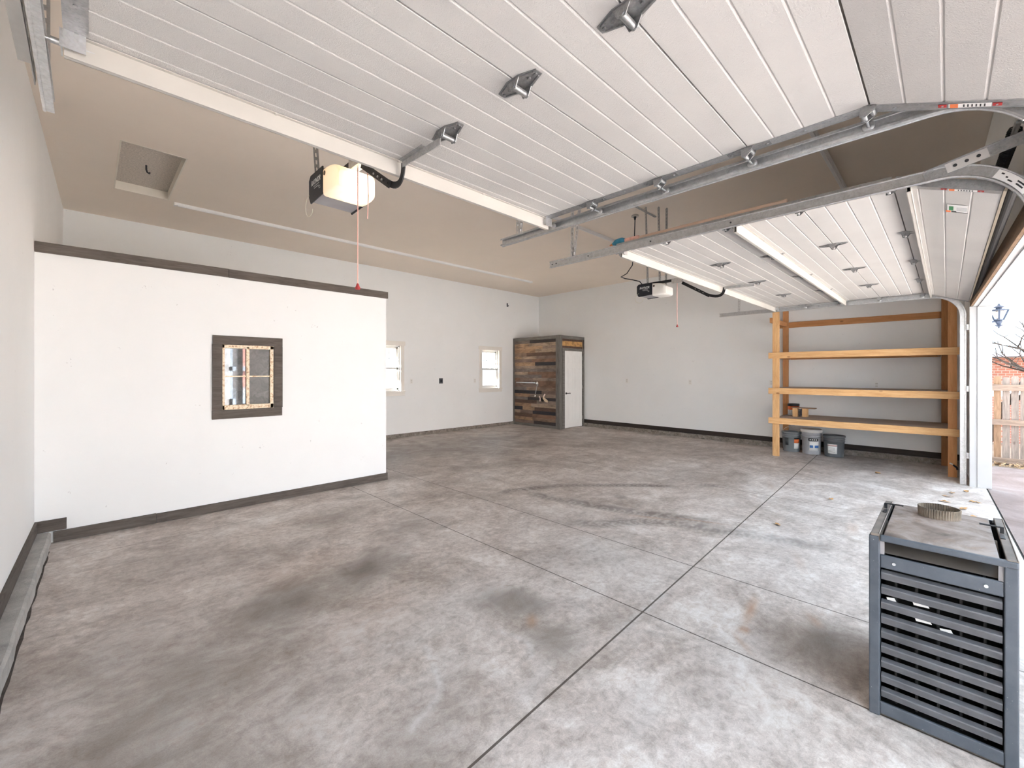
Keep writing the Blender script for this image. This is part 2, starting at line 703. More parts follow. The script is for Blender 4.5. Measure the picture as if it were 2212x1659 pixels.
    # lighter areas and mineral bloom
    for a in ((4.2, 4.7, .55, .22, 20, .9, .9, .34), (4.2, 1.1, 1.3, .65, 10, 1., .8, .30), (5.6, 1.3, 1.4, .6, 10, 1., .8, .26), (3.4, 2.6, .9, .6, 0, 1., .8, .14),
              (6.2, 2.9, 1.2, .6, 10, 1., .8, .20), (7.4, .9, 1.0, .6, 0, 1., .8, .25), (1.35, 2.15, .38, .22, 20, .35, .7, .26), (1.5, 1.36, .25, .10, 20, .7, .9, .32),
              (1.2, 1.75, .35, .12, 30, .8, .9, .16), (2.2, .7, .5, .3, 0, 1., .9, .28), (2.0, .5, .3, .2, 0, 1, .9, .30), (4.9, 3.6, .8, .3, -30, 1., .8, .14), (2.9, 1.95, 1.0, .7, 20, 1., .8, .34), (1.5, 2.2, .6, .35, 15, .8, .8, .22), (1.6, 4.75, 1.1, .35, 0, .9, .8, .22),
              (1.75, .95, .25, .12, 20, .9, .9, .3)):
        L = np.maximum(L, blob(*a[:7]) * a[7] * 1.25)
    jl = np.abs(y - (1.195 + .046 * x))
    near = np.clip(1 - np.abs(x - 2.45) / .55, 0, 1)
    L = np.maximum(L, np.clip(1 - jl / .05, 0, 1) * near * np.clip(n3 * 1.8 - .25, 0, 1) * 1.2)
    near2 = np.clip(1 - np.abs(y - 1.25) / .45, 0, 1)
    L = np.maximum(L, np.clip(1 - np.abs(x - 2.412) / .03, 0, 1) * near2 * np.clip(n3 * 1.7 - .3, 0, 1) * 1.0)
    for pts, w, k in ((((1.395, 2.40), (1.22, 2.42), (1.11, 2.36), (1.08, 2.24), (1.13, 2.12), (1.24, 2.05)), .018, .6), (((1.28, 1.95), (1.22, 1.78), (1.13, 1.62), (.95, 1.55)), .022, .45),
                      (((1.62, 1.85), (1.70, 1.62), (1.62, 1.5)), .02, .35)):
        b, s, tot = seg(curve(pts), w)
        L = np.maximum(L, b * k * (.5 + 1.1 * n3) * 1.3)
    at = me.color_attributes.new('stain', 'FLOAT_COLOR', 'POINT')
    arr = np.stack([np.clip(D, 0, 1), np.clip(R, 0, 1), np.clip(L, 0, 1), np.ones_like(x)], 1).astype(np.float32)
    at.data.foreach_set('color', arr.ravel())
    me.materials.append(floor_mat())
    o = bpy.data.objects.new('floor', me)
    COL.objects.link(o)
    return struct(o)


build_floor()

# ceiling with the attic opening left out
HX0, HX1, HY0, HY1 = .225, .765, 5.77, 7.33
b = MB()
b.box(XL0, HX0, -.9, 9.0, CZ, CZ + .12)
b.box(HX1, XR0 + .2, -.9, 9.0, CZ, CZ + .12)
b.box(HX0, HX1, -.9, HY0, CZ, CZ + .12)
b.box(HX0, HX1, HY1, 9.0, CZ, CZ + .12)
struct(b.build('ceiling', CEIL))

b = MB()
b.prism([(xl(-.9), -.9), (xl(8.9), 8.9), (xl(8.9) - .15, 8.9), (xl(-.9) - .15, -.9)], (0, 0, 0), (1, 0, 0), (0, 1, 0), (0, 0, CZ))
struct(b.build('wall_left', WALL))
b = MB()
b.prism([(xr(-.9), fy(9.6) - .16), (xr(-.9) + .15, fy(9.6) - .16), (xr(8.9) + .15, 8.9), (xr(8.9), 8.9)], (0, 0, 0), (1, 0, 0), (0, 1, 0), (0, 0, CZ))
struct(b.build('wall_right', WALL))

# back wall, two window openings
W1, W2, WZ0, WZ1 = (4.42, 5.07), (7.50, 8.13), 1.05, 2.09
b = MB()
Y0, Y1 = YB, YB + .16
for x0, x1 in ((XL0, W1[0]), (W1[1], W2[0]), (W2[1], XR0)):
    b.box(x0, x1, Y0, Y1, 0, CZ)
for x0, x1 in (W1, W2):
    b.box(x0, x1, Y0, Y1, 0, WZ0)
    b.box(x0, x1, Y0, Y1, WZ1, CZ)
struct(b.build('wall_back', WALL))

# door wall: lintel and piers, slightly out of square
D1, D2, DZ = (-.06, 2.40), (2.50, 8.10), 2.33
b = MB()


def fw_piece(x0, x1, z0, z1, a=0., t=.16):
    b.prism([(x0, fy(x0) + a), (x1, fy(x1) + a), (x1, fy(x1) + a - t), (x0, fy(x0) + a - t)], (0, 0, z0), (1, 0, 0), (0, 1, 0), (0, 0, z1 - z0))


fw_piece(-.6, D1[0], 0, CZ)
fw_piece(D1[1], D2[0], 0, DZ)
fw_piece(D2[1], 10.0, 0, CZ)
fw_piece(D1[0], D2[1], DZ, CZ)
struct(b.build('wall_front', WALL))

# low partition wall
b = MB()
b.box(xl(5.42) - .02, 1.012, 5.42, 5.54, 0, 2.50)
b.box(1.505, 2.915, 5.42, 5.54, 0, 2.50)
b.box(1.012, 1.505, 5.42, 5.54, 0, 1.066)
b.box(1.012, 1.505, 5.42, 5.54, 1.766, 2.50)
struct(b.build('wall_partition', WALL))
b = MB()
b.box(xl(5.42) + .002, 1.07, 5.398, 5.42, 2.487, 2.576)
b.box(1.072, 2.935, 5.398, 5.42, 2.485, 2.574)
b.box(xl(5.42) + .002, 2.935, 5.42, 5.56, 2.50, 2.52)
struct(b.build('trim_1', stain('x'), None, .002))
b = MB()
b.box(-.215, .47, 5.400, 5.42, 0, .094)
b.box(.472, 2.93, 5.400, 5.42, 0, .090)
b.box(xl(5.4) + .001, -.135, 5.396, 5.42, .102, .198)
struct(b.build('baseboard_partition', stain('x'), None, .002))

# concrete stem wall along the left wall, board on top
g = G('rough_concrete_curb')
v = g.coords()
n = g.noise(v, 5, 8, .7, .4)
g.out(g.ramp(n, [(.3, (.30, .29, .28)), (.55, (.46, .45, .43)), (.75, (.60, .58, .55))]), .85, 0, .2)
g.bump(g.noise(v, 45, 6, .75), .6, .012)
CURB = g.m
b = MB()
pth = []
for i in range(40):
    y = -.35 + (5.395 + .35) * i / 39
    pth.append((xl(y), y, .0))
prof_n = 0
vs, fs = [], []
for i, (x, y, z) in enumerate(pth):
    j = .0035 * math.sin(i * 2.1) + .002 * math.sin(i * 5.3)
    vs += [(x - .01, y, .0), (x + .098 + j, y, .0), (x + .098 + j, y, .085), (x + .085 + j * .6, y, .098), (x + .05, y, .101), (x - .01, y, .103)]
for i in range(39):
    for k in range(5):
        fs.append((i * 6 + k, i * 6 + k + 1, (i + 1) * 6 + k + 1, (i + 1) * 6 + k))
b.add(vs, fs, False)
b.add(vs[-6:], [(0, 1, 2, 3, 4, 5)])
struct(b.build('trim_2', CURB))
b = MB()
gp = []
for i in range(60):
    y = -.35 + 5.5 * i / 59
    w_ = .104 + .004 + .003 * math.sin(i * 1.7) + .002 * math.sin(i * 4.1) + .007 * max(0, 1 - y / 4)
    gp.append((xl(y) + w_, y))
b.prism([(xl(-.35) + .06, -.35)] + gp + [(xl(5.15) + .06, 5.15)], (0, 0, -.004), (1, 0, 0), (0, 1, 0), (0, 0, .0065))
struct(b.build('trim_8', plain('dark_gap', (.075, .062, .054), .95, 0, .4, 20)))
b = MB()
b.prism([(xl(-.3), -.3), (xl(5.395), 5.395), (xl(5.395) + .02, 5.395), (xl(-.3) + .02, -.3)], (0, 0, .104), (1, 0, 0), (0, 1, 0), (0, 0, .092))
struct(b.build('baseboard_left', stain('y'), None, .002))

# right wall: rough stone curb and dark board, back wall curb
g = G('stone_curb')
v = g.coords()
n = g.noise(v, 14, 8, .75, .6)
g.out(g.ramp(n, [(.3, (.10, .085, .07)), (.5, (.26, .23, .20)), (.7, (.42, .38, .34))]), .9, 0, .2)
g.bump(g.noise(v, 50, 5, .75), .8, .015)
STONE = g.m
b = MB()
b.prism([(xr(-.25), -.25), (xr(7.05), 7.05), (xr(7.05) - .035, 7.05), (xr(-.25) - .035, -.25)], (0, 0, 0), (1, 0, 0), (0, 1, 0), (0, 0, .092))
struct(b.build('trim_3', STONE))
b = MB()
b.prism([(xr(-.25), -.25), (xr(7.05), 7.05), (xr(7.05) - .018, 7.05), (xr(-.25) - .018, -.25)], (0, 0, .094), (1, 0, 0), (0, 1, 0), (0, 0, .096))
struct(b.build('baseboard_right', wood('dark_brown_board_', (.030, .022, .018), (.060, .045, .036), 'y', .3), None, .002))
b = MB()
b.box(2.0, 8.68, YB - .03, YB, 0, .078)
struct(b.build('trim_4', STONE))


# ------------------------------------------------------------------ back wall windows
PANE = glass('window_glass', (.97, .98, .98), .05)


def window(n, x0, x1, nm=3):
    b = MB()
    for a, c, z0, z1, t in ((x0 - .085, x0 + .004, WZ0 - .0, WZ1, .016), (x1 - .004, x1 + .085, WZ0, WZ1, .016), (x0 - .11, x1 + .11, WZ1 - .004, WZ1 + .095, .02), (x0 - .10, x1 + .10, WZ0 - .105, WZ0 - .02, .016)):
        b.box(a, c, YB - t, YB, z0, z1)
    b.box(x0 - .11, x1 + .11, YB - .035, YB + .05, WZ0 - .024, WZ0 + .004)
    w = struct(b.build('window_%d' % n, plain('window_casing_paint', (.80, .765, .71), .5, 0, .02), None, .003))
    zm = WZ0 + .52
    b = MB()
    y0, y1 = YB + .075, YB + .11
    for a, c, z0, z1 in ((x0, x0 + .035, WZ0, WZ1), (x1 - .035, x1, WZ0, WZ1), (x0, x1, WZ1 - .035, WZ1), (x0, x1, WZ0, WZ0 + .035)):
        b.box(a, c, YB + .05, YB + .15, z0, z1)
    b.build('frame', WHITEPL, w, .003)
    for nm_, za, zb, yo in (('upper_sash', zm - .02, WZ1 - .03, .035), ('lower_sash', WZ0 + .03, zm + .02, 0.)):
        b = MB()
        for a, c, z0, z1 in ((x0 + .03, x0 + .075, za, zb), (x1 - .075, x1 - .03, za, zb), (x0 + .03, x1 - .03, zb - .045, zb), (x0 + .03, x1 - .03, za, za + .045)):
            b.box(a, c, y0 + yo - .03, y1 + yo - .03, z0, z1)
        if nm_ == 'upper_sash':
            for k in (1, 2):
                xx = x0 + .075 + (x1 - x0 - .15) * k / 3
                b.box(xx - .009, xx + .009, y0 + yo - .025, y0 + yo - .005, za, zb)
            zz = (za + zb) / 2
            b.box(x0 + .05, x1 - .05, y0 + yo - .025, y0 + yo - .005, zz - .009, zz + .009)
        s = b.build('sash', WHITEPL, w, .002)
        b = MB()
        b.box(x0 + .06, x1 - .06, y0 + yo - .012, y0 + yo - .008, za + .03, zb - .03)
        b.build('pane', PANE, s)
    return w


window(1, *W1)
window(2, *W2)

# salvaged window set in the partition
b = MB()
b.box(.928, 1.600, 5.398, 5.42, 1.766, 1.860)
b.box(.922, 1.596, 5.398, 5.42, .972, 1.066)
b.box(.924, 1.012, 5.396, 5.42, 1.067, 1.765)
b.box(1.512, 1.600, 5.396, 5.42, 1.067, 1.765)
w3 = struct(b.build('window_3', stain('x'), None, .002))
g = G('peeling_cream_paint')
v = g.coords()
n = g.noise(v, 38, 6, .7)
g.out(g.ramp(n, [(.36, (.42, .24, .13)), (.43, (.70, .50, .33)), (.50, (.88, .74, .55)), (.7, (.92, .82, .68))]), .7, 0, .3)
g.bump(n, .4, .004)
PEEL = g.m
b = MB()
for a, c, z0, z1 in ((1.012, 1.036, 1.066, 1.766), (1.474, 1.508, 1.066, 1.766), (1.012, 1.508, 1.728, 1.766), (1.012, 1.508, 1.066, 1.116), (1.238, 1.268, 1.1, 1.75)):
    b.box(a, c, 5.412, 5.452, z0, z1)
b.box(1.03, 1.48, 5.420, 5.448, 1.418, 1.432)
b.build('sash', PEEL, w3, .003)


def pane_mat(name, base, rough, spec):
    g = G(name)
    v = g.coords()
    n = g.noise(v, 12, 6, .7, 1.5)
    g.out(g.ramp(n, [(.4, base), (.75, tuple(min(1, c * 1.9) for c in base))]), rough, 0, spec)
    return g.m


PM1 = pane_mat('old_glass', (.09, .09, .09), .02, 1.0)
PM2 = pane_mat('dark_reflection_glass', (.085, .082, .074), .18, .25)  # right panes: the dark pier's reflection put into colour and dullness
for x0, x1, m in ((1.032, 1.242, PM1), (1.264, 1.478, PM2)):
    for z0, z1 in ((1.11, 1.42), (1.43, 1.735)):
        b = MB()
        b.box(x0, x1, 5.438, 5.443, z0, z1)
        b.build('pane', m, w3)

# added unseen overhang above the doors, shading the near drive and jamb
b = MB()
b.prism([(-1.2, fy(-1.2) - .16), (10.6, fy(10.6) - .16), (10.6, fy(10.6) - .85), (-1.2, fy(-1.2) - .85)], (0, 0, 3.62), (1, 0, 0), (0, 1, 0), (0, 0, .16))
struct(b.build('shade_overhang', WALL))

# ------------------------------------------------------------------ driveway, ground and things outside
g = G('driveway_concrete')
v = g.coords()
n = g.noise(v, 1.2, 8, .65, .5)
n2 = g.noise(v, 60, 5, .7)
c = g.ramp(n, [(.3, (.47, .44, .42)), (.7, (.58, .545, .52))])
c = g.mix(.3, c, g.ramp(n2, [(.3, (.35, .35, .35)), (.7, (.65, .65, .65))]), 'OVERLAY')
g.out(c, .8, 0, .2)
b = MB()
b.prism([(-14, fy(-14) - .13), (10.12, fy(10.12) - .13), (10.12, -30), (-14, -30)], (0, 0, -.034), (1, 0, 0), (0, 1, 0), (0, 0, .028))
struct(b.build('ground_driveway', g.m))
g = G('tinted_dimmed_concrete')  # added near slab: pinkish tint, darkened to hold down brightness by the door
v = g.coords()
n = g.noise(v, 1.6, 8, .7, .8)
n2 = g.noise(v, 60, 5, .7)
c = g.ramp(n, [(.3, (.165, .120, .108)), (.52, (.225, .180, .168)), (.72, (.285, .250, .240))])
c = g.mix(.3, c, g.ramp(n2, [(.3, (.35, .35, .35)), (.7, (.65, .65, .65))]), 'OVERLAY')
g.out(c, .8, 0, .2)
b = MB()
b.prism([(-1.0, fy(-1) - .13), (10.12, fy(10.12) - .13), (10.12, -2.3), (-1.0, -2.3)], (0, 0, -.03), (1, 0, 0), (0, 1, 0), (0, 0, .028))
struct(b.build('ground_dimmed_slab', g.m))
b = MB()
b.prism([(-1, fy(-1) - .112), (10.1, fy(10.1) - .112), (10.1, fy(10.1) - .135), (-1, fy(-1) - .135)], (0, 0, -.03), (1, 0, 0), (0, 1, 0), (0, 0, .022))
struct(b.build('trim_5', plain('joint_filler', (.03, .028, .025), .9)))
b = MB()
b.box(-60, 80, -60, 80, -.10, -.05)
struct(b.build('ground', plain('dry_earth', (.30, .24, .18), .9, 0, .3, 2)))

# jamb boards, rough header and weatherstrip round the double door
b = MB()
b.box(8.082, 8.0995, fy(8.1) - .165, fy(8.1) + .029, 0, DZ - .014)
b.box(8.072, 8.082, fy(8.1) - .165, fy(8.1) - .04, 0, DZ - .022)
b.prism([(D2[0] + .001, fy(D2[0]) + .0), (8.0995, fy(8.1) + .0), (8.0995, fy(8.1) - .165), (D2[0], fy(D2[0]) - .165)], (0, 0, DZ - .014), (1, 0, 0), (0, 1, 0), (0, 0, .0135))
b.prism([(D2[0], fy(D2[0]) - .045), (8.10, fy(8.1) - .045), (8.10, fy(8.1) - .165), (D2[0], fy(D2[0]) - .165)], (0, 0, DZ - .022), (1, 0, 0), (0, 1, 0), (0, 0, .010))
struct(b.build('trim_6', plain('white_jamb_paint', (.46, .46, .46), .5, 0, .04, 3), None, .002))
b = MB()
b.prism([(D2[0], fy(D2[0]) + .0), (8.14, fy(8.14) + .0), (8.14, fy(8.14) + .022), (D2[0], fy(D2[0]) + .022)], (0, 0, DZ - .012), (1, 0, 0), (0, 1, 0), (0, 0, .13))
struct(b.build('trim_7', wood('rough_header_', (.14, .085, .05), (.30, .19, .11), 'x', .4), None, .002))

# ------------------------------------------------------------------ overhead doors
SEC = .4525
ZF = 2.545                    # lower (inner) face of an open door
TH = .045


def door_path(y_end):
    """corner points of the door's inner face from far end to bottom edge"""
    return [y_end - SEC * k for k in range(5)]


TILT = math.asin(.36)


def section(x0, x1, ya, za, yb, zb, parent, last=False):
    """one insulated section between (ya,za) and (yb,zb): grooved inner face, flat back"""
    d = Vector((0, yb - ya, zb - za))
    L = d.length
    d.normalize()
    nrm = Vector((0, -d.z, d.y))          # points down or inward
    if nrm.z > 0:
        nrm = -nrm
    prof = [(0.003, 0)]
    for k in (1, 2, 3):
        s = L * k / 4
        prof += [(s - .0045, 0), (s - .0020, -.0035), (s + .0020, -.0035), (s + .0045, 0)]
    prof += [(L - .003, 0), (L - .003, -TH), (.003, -TH)]
    b = MB()
    o = Vector((x0, ya, za))
    pts = [(p, q) for p, q in prof]
    b.prism(pts, o, d, nrm, (x1 - x0, 0, 0))
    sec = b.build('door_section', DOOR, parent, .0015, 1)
    for xa in (x0, x1 - .055):
        b = MB()
        c = o + d * (L / 2) + nrm * .0012
        b.obox(Vector((xa + .0275, c.y, c.z)), (.056, L - .004, .0024), (1, 0, 0), d)
        b.obox(Vector((xa + (-.001 if xa == x0 else .056), c.y, c.z)) - nrm * .02, (.002, L - .004, .046), (1, 0, 0), d)
        for s in (.08, L - .08, L / 2):
            p = o + d * s
            b.cyl((xa + .028, p.y, p.z - .005), .006, .004, 'z', 10)
        b.build('end_stile', GALVD, sec)
    return sec


HM = {}


def hinge_mesh(kind):
    """hinge lying under a joint; local origin on the joint at the door face, long axis = Y"""
    b = MB()
    if kind == 'centre':
        poly = [(-.016, -.098), (.016, -.098), (.040, -.030), (.040, .030), (.016, .098), (-.016, .098), (-.040, .030), (-.040, -.030)]
        b.prism(poly, (0, 0, -.0035), (1, 0, 0), (0, 1, 0), (0, 0, .003))
        for s in (-1, 1):
            b.bar((s * .012, -.085, -.006), (s * .030, -.03, -.006), .006, .005)
            b.bar((s * .012, .085, -.006), (s * .030, .03, -.006), .006, .005)
        for x in (-.034, .034):
            b.prism([(-.030, 0), (.030, 0), (.014, -.034), (-.014, -.034)], (x - .0015, 0, -.003), (0, 1, 0), (0, 0, 1), (.003, 0, 0))
        b.tube([(-.040, 0, -.026), (.040, 0, -.026)], .0115, 12)
        for y in (-.082, .082, -.05, .05):
            b.cyl((0, y, -.009), .0065, .006, 'z', 8)
    else:
        poly = [(-.020, -.095), (.020, -.095), (.032, -.03), (.032, .03), (.020, .095), (-.020, .095), (-.032, .03), (-.032, -.03)]
        b.prism(poly, (0, 0, -.004), (1, 0, 0), (0, 1, 0), (0, 0, .003))
        for x in (-.026, .026):
            b.prism([(-.026, 0), (.030, 0), (.024, -.042), (.004, -.042), (-.02, -.02)], (x - .0015, 0, -.003), (0, 1, 0), (0, 0, 1), (.003, 0, 0))
        b.tube([(-.032, -.010, -.016), (.032, -.010, -.016)], .010, 12)
        b.tube([(-.030, .014, -.034), (.030, .014, -.034)], .0095, 12)
        for y in (-.078, .078):
            b.cyl((0, y, -.010), .0065, .006, 'z', 8)
        b.cyl((.012, .014, -.05), .006, .01, 'z', 8)
    return b


def put_hinge(parent, kind, x, y, z, tilt=0., mirror=False):
    b0 = hinge_mesh(kind)
    if kind not in HM:
        o = b0.build('hinge', galv('hinge_zinc', (.30, .295, .28), .5), parent, 0, loc=None)
        # recentre on its own origin
        me = o.data
        off = Vector(ORG[parent])
        for vv in me.vertices:
            vv.co += off
        HM[kind] = me
    else:
        o = bpy.data.objects.new('hinge', HM[kind])
        COL.objects.link(o)
        o.parent = parent
    off = Vector(ORG[parent])
    o.location = Vector((x, y, z)) - off
    o.rotation_euler = (tilt, 0, math.pi if mirror else 0)
    return o


def roller(parent, x, y, z, xr_):
    """steel stem from the hinge to a wheel running in the rail"""
    b = MB()
    b.tube([(x, y, z), (xr_, y, z)], .0055, 8)
    b.lathe([(.006, -.008), (.020, -.008), (.0225, -.005), (.0225, .005), (.020, .008), (.006, .008)], (xr_, y, z), 18, 'x')
    return b.build('roller', GALV, parent)


def garage_door(x0, x1, y_end, label, centre_x, struts, rail_l, rail_r, name='garage_door'):
    root = thing(name, ((x0 + x1) / 2, y_end - 1.0, ZF), label, 'garage door')
    ys = [y_end - SEC * k for k in range(5)]
    zj = [ZF] * 5
    for k in range(4):
        section(x0, x1, ys[k], ZF, ys[k + 1], ZF, root)
    yb, zb = ys[4] - SEC * math.cos(TILT), ZF - SEC * math.sin(TILT)
    section(x0, x1, ys[4], ZF, yb, zb, root, True)
    # hinges on every joint
    for k in (1, 2, 3, 4):
        t = 0 if k < 4 else .19
        for cx in centre_x:
            put_hinge(root, 'centre', cx, ys[k], ZF, t)
        put_hinge(root, 'end', x0 + .03, ys[k], ZF, t)
        put_hinge(root, 'end', x1 - .03, ys[k], ZF, t, False)
        roller(root, x0 + .05, ys[k] + .014, ZF - .034, rail_l + .011)
        roller(root, x1 - .05, ys[k] + .014, ZF - .034, rail_r - .011)
    # top fixtures
    for xa, xb, s in ((x0 + .02, rail_l + .012, 1), (x1 - .02, rail_r - .012, -1)):
        b = MB()
        yy = y_end - .05
        b.box(xa - .03, xa + .03, yy - .03, yy + .06, ZF - .006, ZF - .001)
        b.box(xa - .028, xa - .024, yy - .03, yy + .05, ZF - .05, ZF - .004)
        b.box(xa + .024, xa + .028, yy - .03, yy + .05, ZF - .05, ZF - .004)
        b.box(xa - .03, xa + .03, yy - .032, yy - .028, ZF - .06, ZF - .002)
        b.tube([(xa - .05, yy, ZF - .034), (xa + .05, yy, ZF - .034)], .010, 12)
        for yo in (-.015, .04):
            b.cyl((xa, yy + yo, ZF - .012), .007, .008, 'z', 8)
        b.build('top_bracket', GALV, root)
        roller(root, xa, yy, ZF - .034, xb)
    # struts
    for (ya, h, ov) in struts:
        b = MB()
        xa, xb = x0 + ov, x1 - ov
        # hat-shaped stiffener: tall web facing the opening, two small flanges
        b.box(xa, xb, ya - .0015, ya + .0015, ZF - h, ZF - .002)
        b.box(xa, xb, ya - .016, ya, ZF - .005, ZF - .002)
        b.box(xa, xb, ya, ya + .018, ZF - h, ZF - h + .003)
        b.box(xa, xb, ya + .016, ya + .019, ZF - h, ZF - .002)
        b.box(xa, xb, ya + .018, ya + .035, ZF - .005, ZF - .002)
        n = int((xb - xa) / .55)
        for i in range(n + 1):
            b.cyl((xa + .04 + (xb - xa - .08) * i / n, ya - .010, ZF - .009), .006, .005, 'z', 8)
        b.build('strut', STRUT, root)
    # weather seal on the bottom edge
    d = Vector((0, yb - ys[4], zb - ZF)).normalized()
    nn = Vector((0, -d.z, d.y))
    if nn.z > 0:
        nn = -nn
    b = MB()
    c = Vector(((x0 + x1) / 2, yb, zb)) - nn * (TH / 2) + d * .006
    b.obox(c, (x1 - x0, .012, TH + .006), (1, 0, 0), d)
    b.build('bottom_rail', plain('aluminium_retainer', (.62, .55, .44), .4, .5, .1), root)
    b = MB()
    pr = [(.026 * math.cos(q) * .8, .026 * math.sin(q)) for q in [2 * math.pi * k / 14 for k in range(14)]]
    o = c + d * .024
    b.prism(pr, (x0, o.y, o.z), d, nn, (x1 - x0, 0, 0))
    b.build('bottom_seal', plain('black_rubber', (.02, .02, .02), .7), root)
    return root, ys, (yb, zb)


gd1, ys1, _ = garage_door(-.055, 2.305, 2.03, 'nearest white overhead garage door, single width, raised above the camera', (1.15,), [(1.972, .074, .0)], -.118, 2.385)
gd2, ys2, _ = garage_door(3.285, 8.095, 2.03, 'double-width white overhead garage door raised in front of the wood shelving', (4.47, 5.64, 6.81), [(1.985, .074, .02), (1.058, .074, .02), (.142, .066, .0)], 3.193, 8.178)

# warning stickers on the doors
STW, STO, STR, STG, STK = (plain('sticker_white', (.85, .84, .82), .4, 0, .02), plain('sticker_orange', (.78, .19, .06), .45, 0, .05), plain('sticker_red', (.45, .03, .03), .45, 0, .05),
                           plain('sticker_green', (.03, .20, .08), .45, 0, .05), plain('sticker_black', (.03, .03, .03), .45, 0, .05))


def on_last(gy, s, x):
    """point on the tilted bottom section: s metres below the joint gy"""
    return Vector((x, gy - s * math.cos(TILT), ZF - s * math.sin(TILT)))


dd = Vector((0, -math.cos(TILT), -math.sin(TILT)))
nd = Vector((0, math.sin(TILT), -math.cos(TILT)))


def patch(parent, mat, name, gy, x, s, w, l, k=.004):
    b = MB()
    b.obox(on_last(gy, s, x) + nd * k, (w, l, .0012), (1, 0, 0), dd)
    return b.build(name, mat, parent)


for xc, gy, par in ((2.278, ys1[4], gd1), (3.312, ys2[4], gd2)):
    st = patch(par, STW, 'sticker', gy, xc, .300, .030, .115)
    patch(st, STO, 'sticker_band', gy, xc, .258, .030, .022, .0048)
    patch(st, STR, 'sticker_mark', gy, xc, .225, .022, .024)
    patch(st, STR, 'sticker_mark', gy, xc, .372, .022, .024)
    for k in range(6):
        patch(st, STK, 'sticker_print', gy, xc, .285 + .011 * k, .020, .004, .0048)
x0 = 3.56
st = patch(gd2, STW, 'sticker', ys2[4], x0 + .13, .285, .17, .090)
patch(st, STG, 'sticker_band', ys2[4], x0 + .12, 0.258, .085, .020, .0048)
patch(st, STO, 'sticker_band', ys2[4], x0 + .19, 0.245, .035, .022, .0048)
patch(st, STK, 'sticker_band', ys2[4], x0 + .19, 0.270, .035, .022, .0048)
patch(st, STK, 'sticker_print', ys2[4], x0 + .205, .305, .010, .055, .0048)
for k in range(5):
    patch(st, plain('sticker_gray', (.45, .45, .45), .5), 'sticker_print', ys2[4], x0 + .10 + .016 * k, .305, .005, .045, .0048)

# ------------------------------------------------------------------ door tracks
def track(x, face, y_end, vy, r, label, down=True, group=None, straps=(), brace=False):
    """face = +1 if the channel opens toward +X"""
    root = thing('door_track', (x, y_end, 2.515), label, 'door track', group)
    zc = ZF - .034
    pth = [(x, y_end, zc)]
    yc = vy + r
    n = 14
    pth.append((x, (y_end + yc) / 2, zc))
    for i in range(n + 1):
        q = math.pi / 2 * i / n
        pth.append((x, yc - r * math.sin(q), zc - r + r * math.cos(q)))
    if down:
        pth.append((x, vy, .0))
    else:
        pth = pth[:2 + 9]
    f = face
    b = MB()
    h = .027
    rect = lambda a0, a1, b0, b1: [(a0, b0), (a1, b0), (a1, b1), (a0, b1)]
    b.sweep(rect(-.001, .001, -h, h), pth)
    for s in (-1, 1):
        b.sweep(rect(0 if f > 0 else -.024, .024 if f > 0 else 0, s * h - .0012, s * h + .0012), pth)
        b.sweep(rect(.022 * f - .0012, .022 * f + .0012, s * h - (.010 if s > 0 else 0), s * h + (0 if s > 0 else .010)), pth)
        b.sweep([(-.003 * f + .0055 * math.cos(2 * math.pi * k / 8), s * h + .0055 * math.sin(2 * math.pi * k / 8)) for k in range(8)], pth, (1, 0, 0), True, True)
    b.build('rail', GALV, root)
    for yy in (y_end - .03, y_end - .08, y_end - .45, y_end - 1.05, y_end - 1.65):
        b = MB()
        b.cyl((x - (.004 if f > 0 else -.001), yy, zc), .006, .004, 'x', 10)
        b.build('bolt', plain('dark_bolt_hole', (.04, .04, .04), .6), root)
    for (p0, p1) in straps:
        b = MB()
        b.perf(p0, p1, .034, .002, (1, 0, 0))
        sd = Vector((0, .018, 0))
        b.perf(Vector(p0) + sd + Vector((.014, 0, 0)), Vector(p1) + sd + Vector((.014, 0, 0)), .03, .002, (0, 1, 0))
        b.build('hanger_strap', galv('perforated_steel', (.62, .61, .60), .45), root)
    if brace:
        # flat angle that carries the rail on to the door wall
        b = MB()
        p0, p1 = Vector((x - .006, .085, 2.505)), Vector((x - .006, fy(x) + .03, 2.603))
        b.bar(p0, p1, .003, .052, (0, 0, 1))
        b.bar(p0 + Vector((-.012, 0, .026)), p1 + Vector((-.012, 0, .026)), .026, .003, (0, 0, 1))
        for t in (.1, .35, .5, .62):
            p = p0.lerp(p1, t)
            b.cyl((x - .010, p.y, p.z), .006, .003, 'x', 10)
        b.build('track_brace', GALVD, root)
    return root


t1r = track(2.385, -1, 2.525, fy(2.4) + .09, .33, 'galvanized track along the right edge of the nearest garage door', False, None,
            (((2.392, 2.33, CZ), (2.392, 2.36, 2.54)), ((2.392, 2.20, CZ), (2.392, 2.33, 2.54)),), False)
t1l = track(-.118, 1, 2.47, fy(0) + .09, .33, 'galvanized track beside the left wall, under the top left corner', False, None, (((-.13, 2.30, CZ), (-.13, 2.34, 2.54)),), False)
t2l = track(3.193, 1, 2.71, fy(3.2) + .045, .345, 'galvanized track with curved end, at the near edge of the double garage door', True, None,
            (((3.19, 2.42, CZ), (3.19, 2.44, 2.54)), ((3.19, 2.22, CZ), (3.19, 2.42, 2.54))), True)
t2r = track(8.178, -1, 2.90, fy(8.15) + .082, .30, 'galvanized track in front of the wood shelving, running down the white jamb', True, None, (((8.185, 2.55, CZ), (8.185, 2.58, 2.54)),), False)
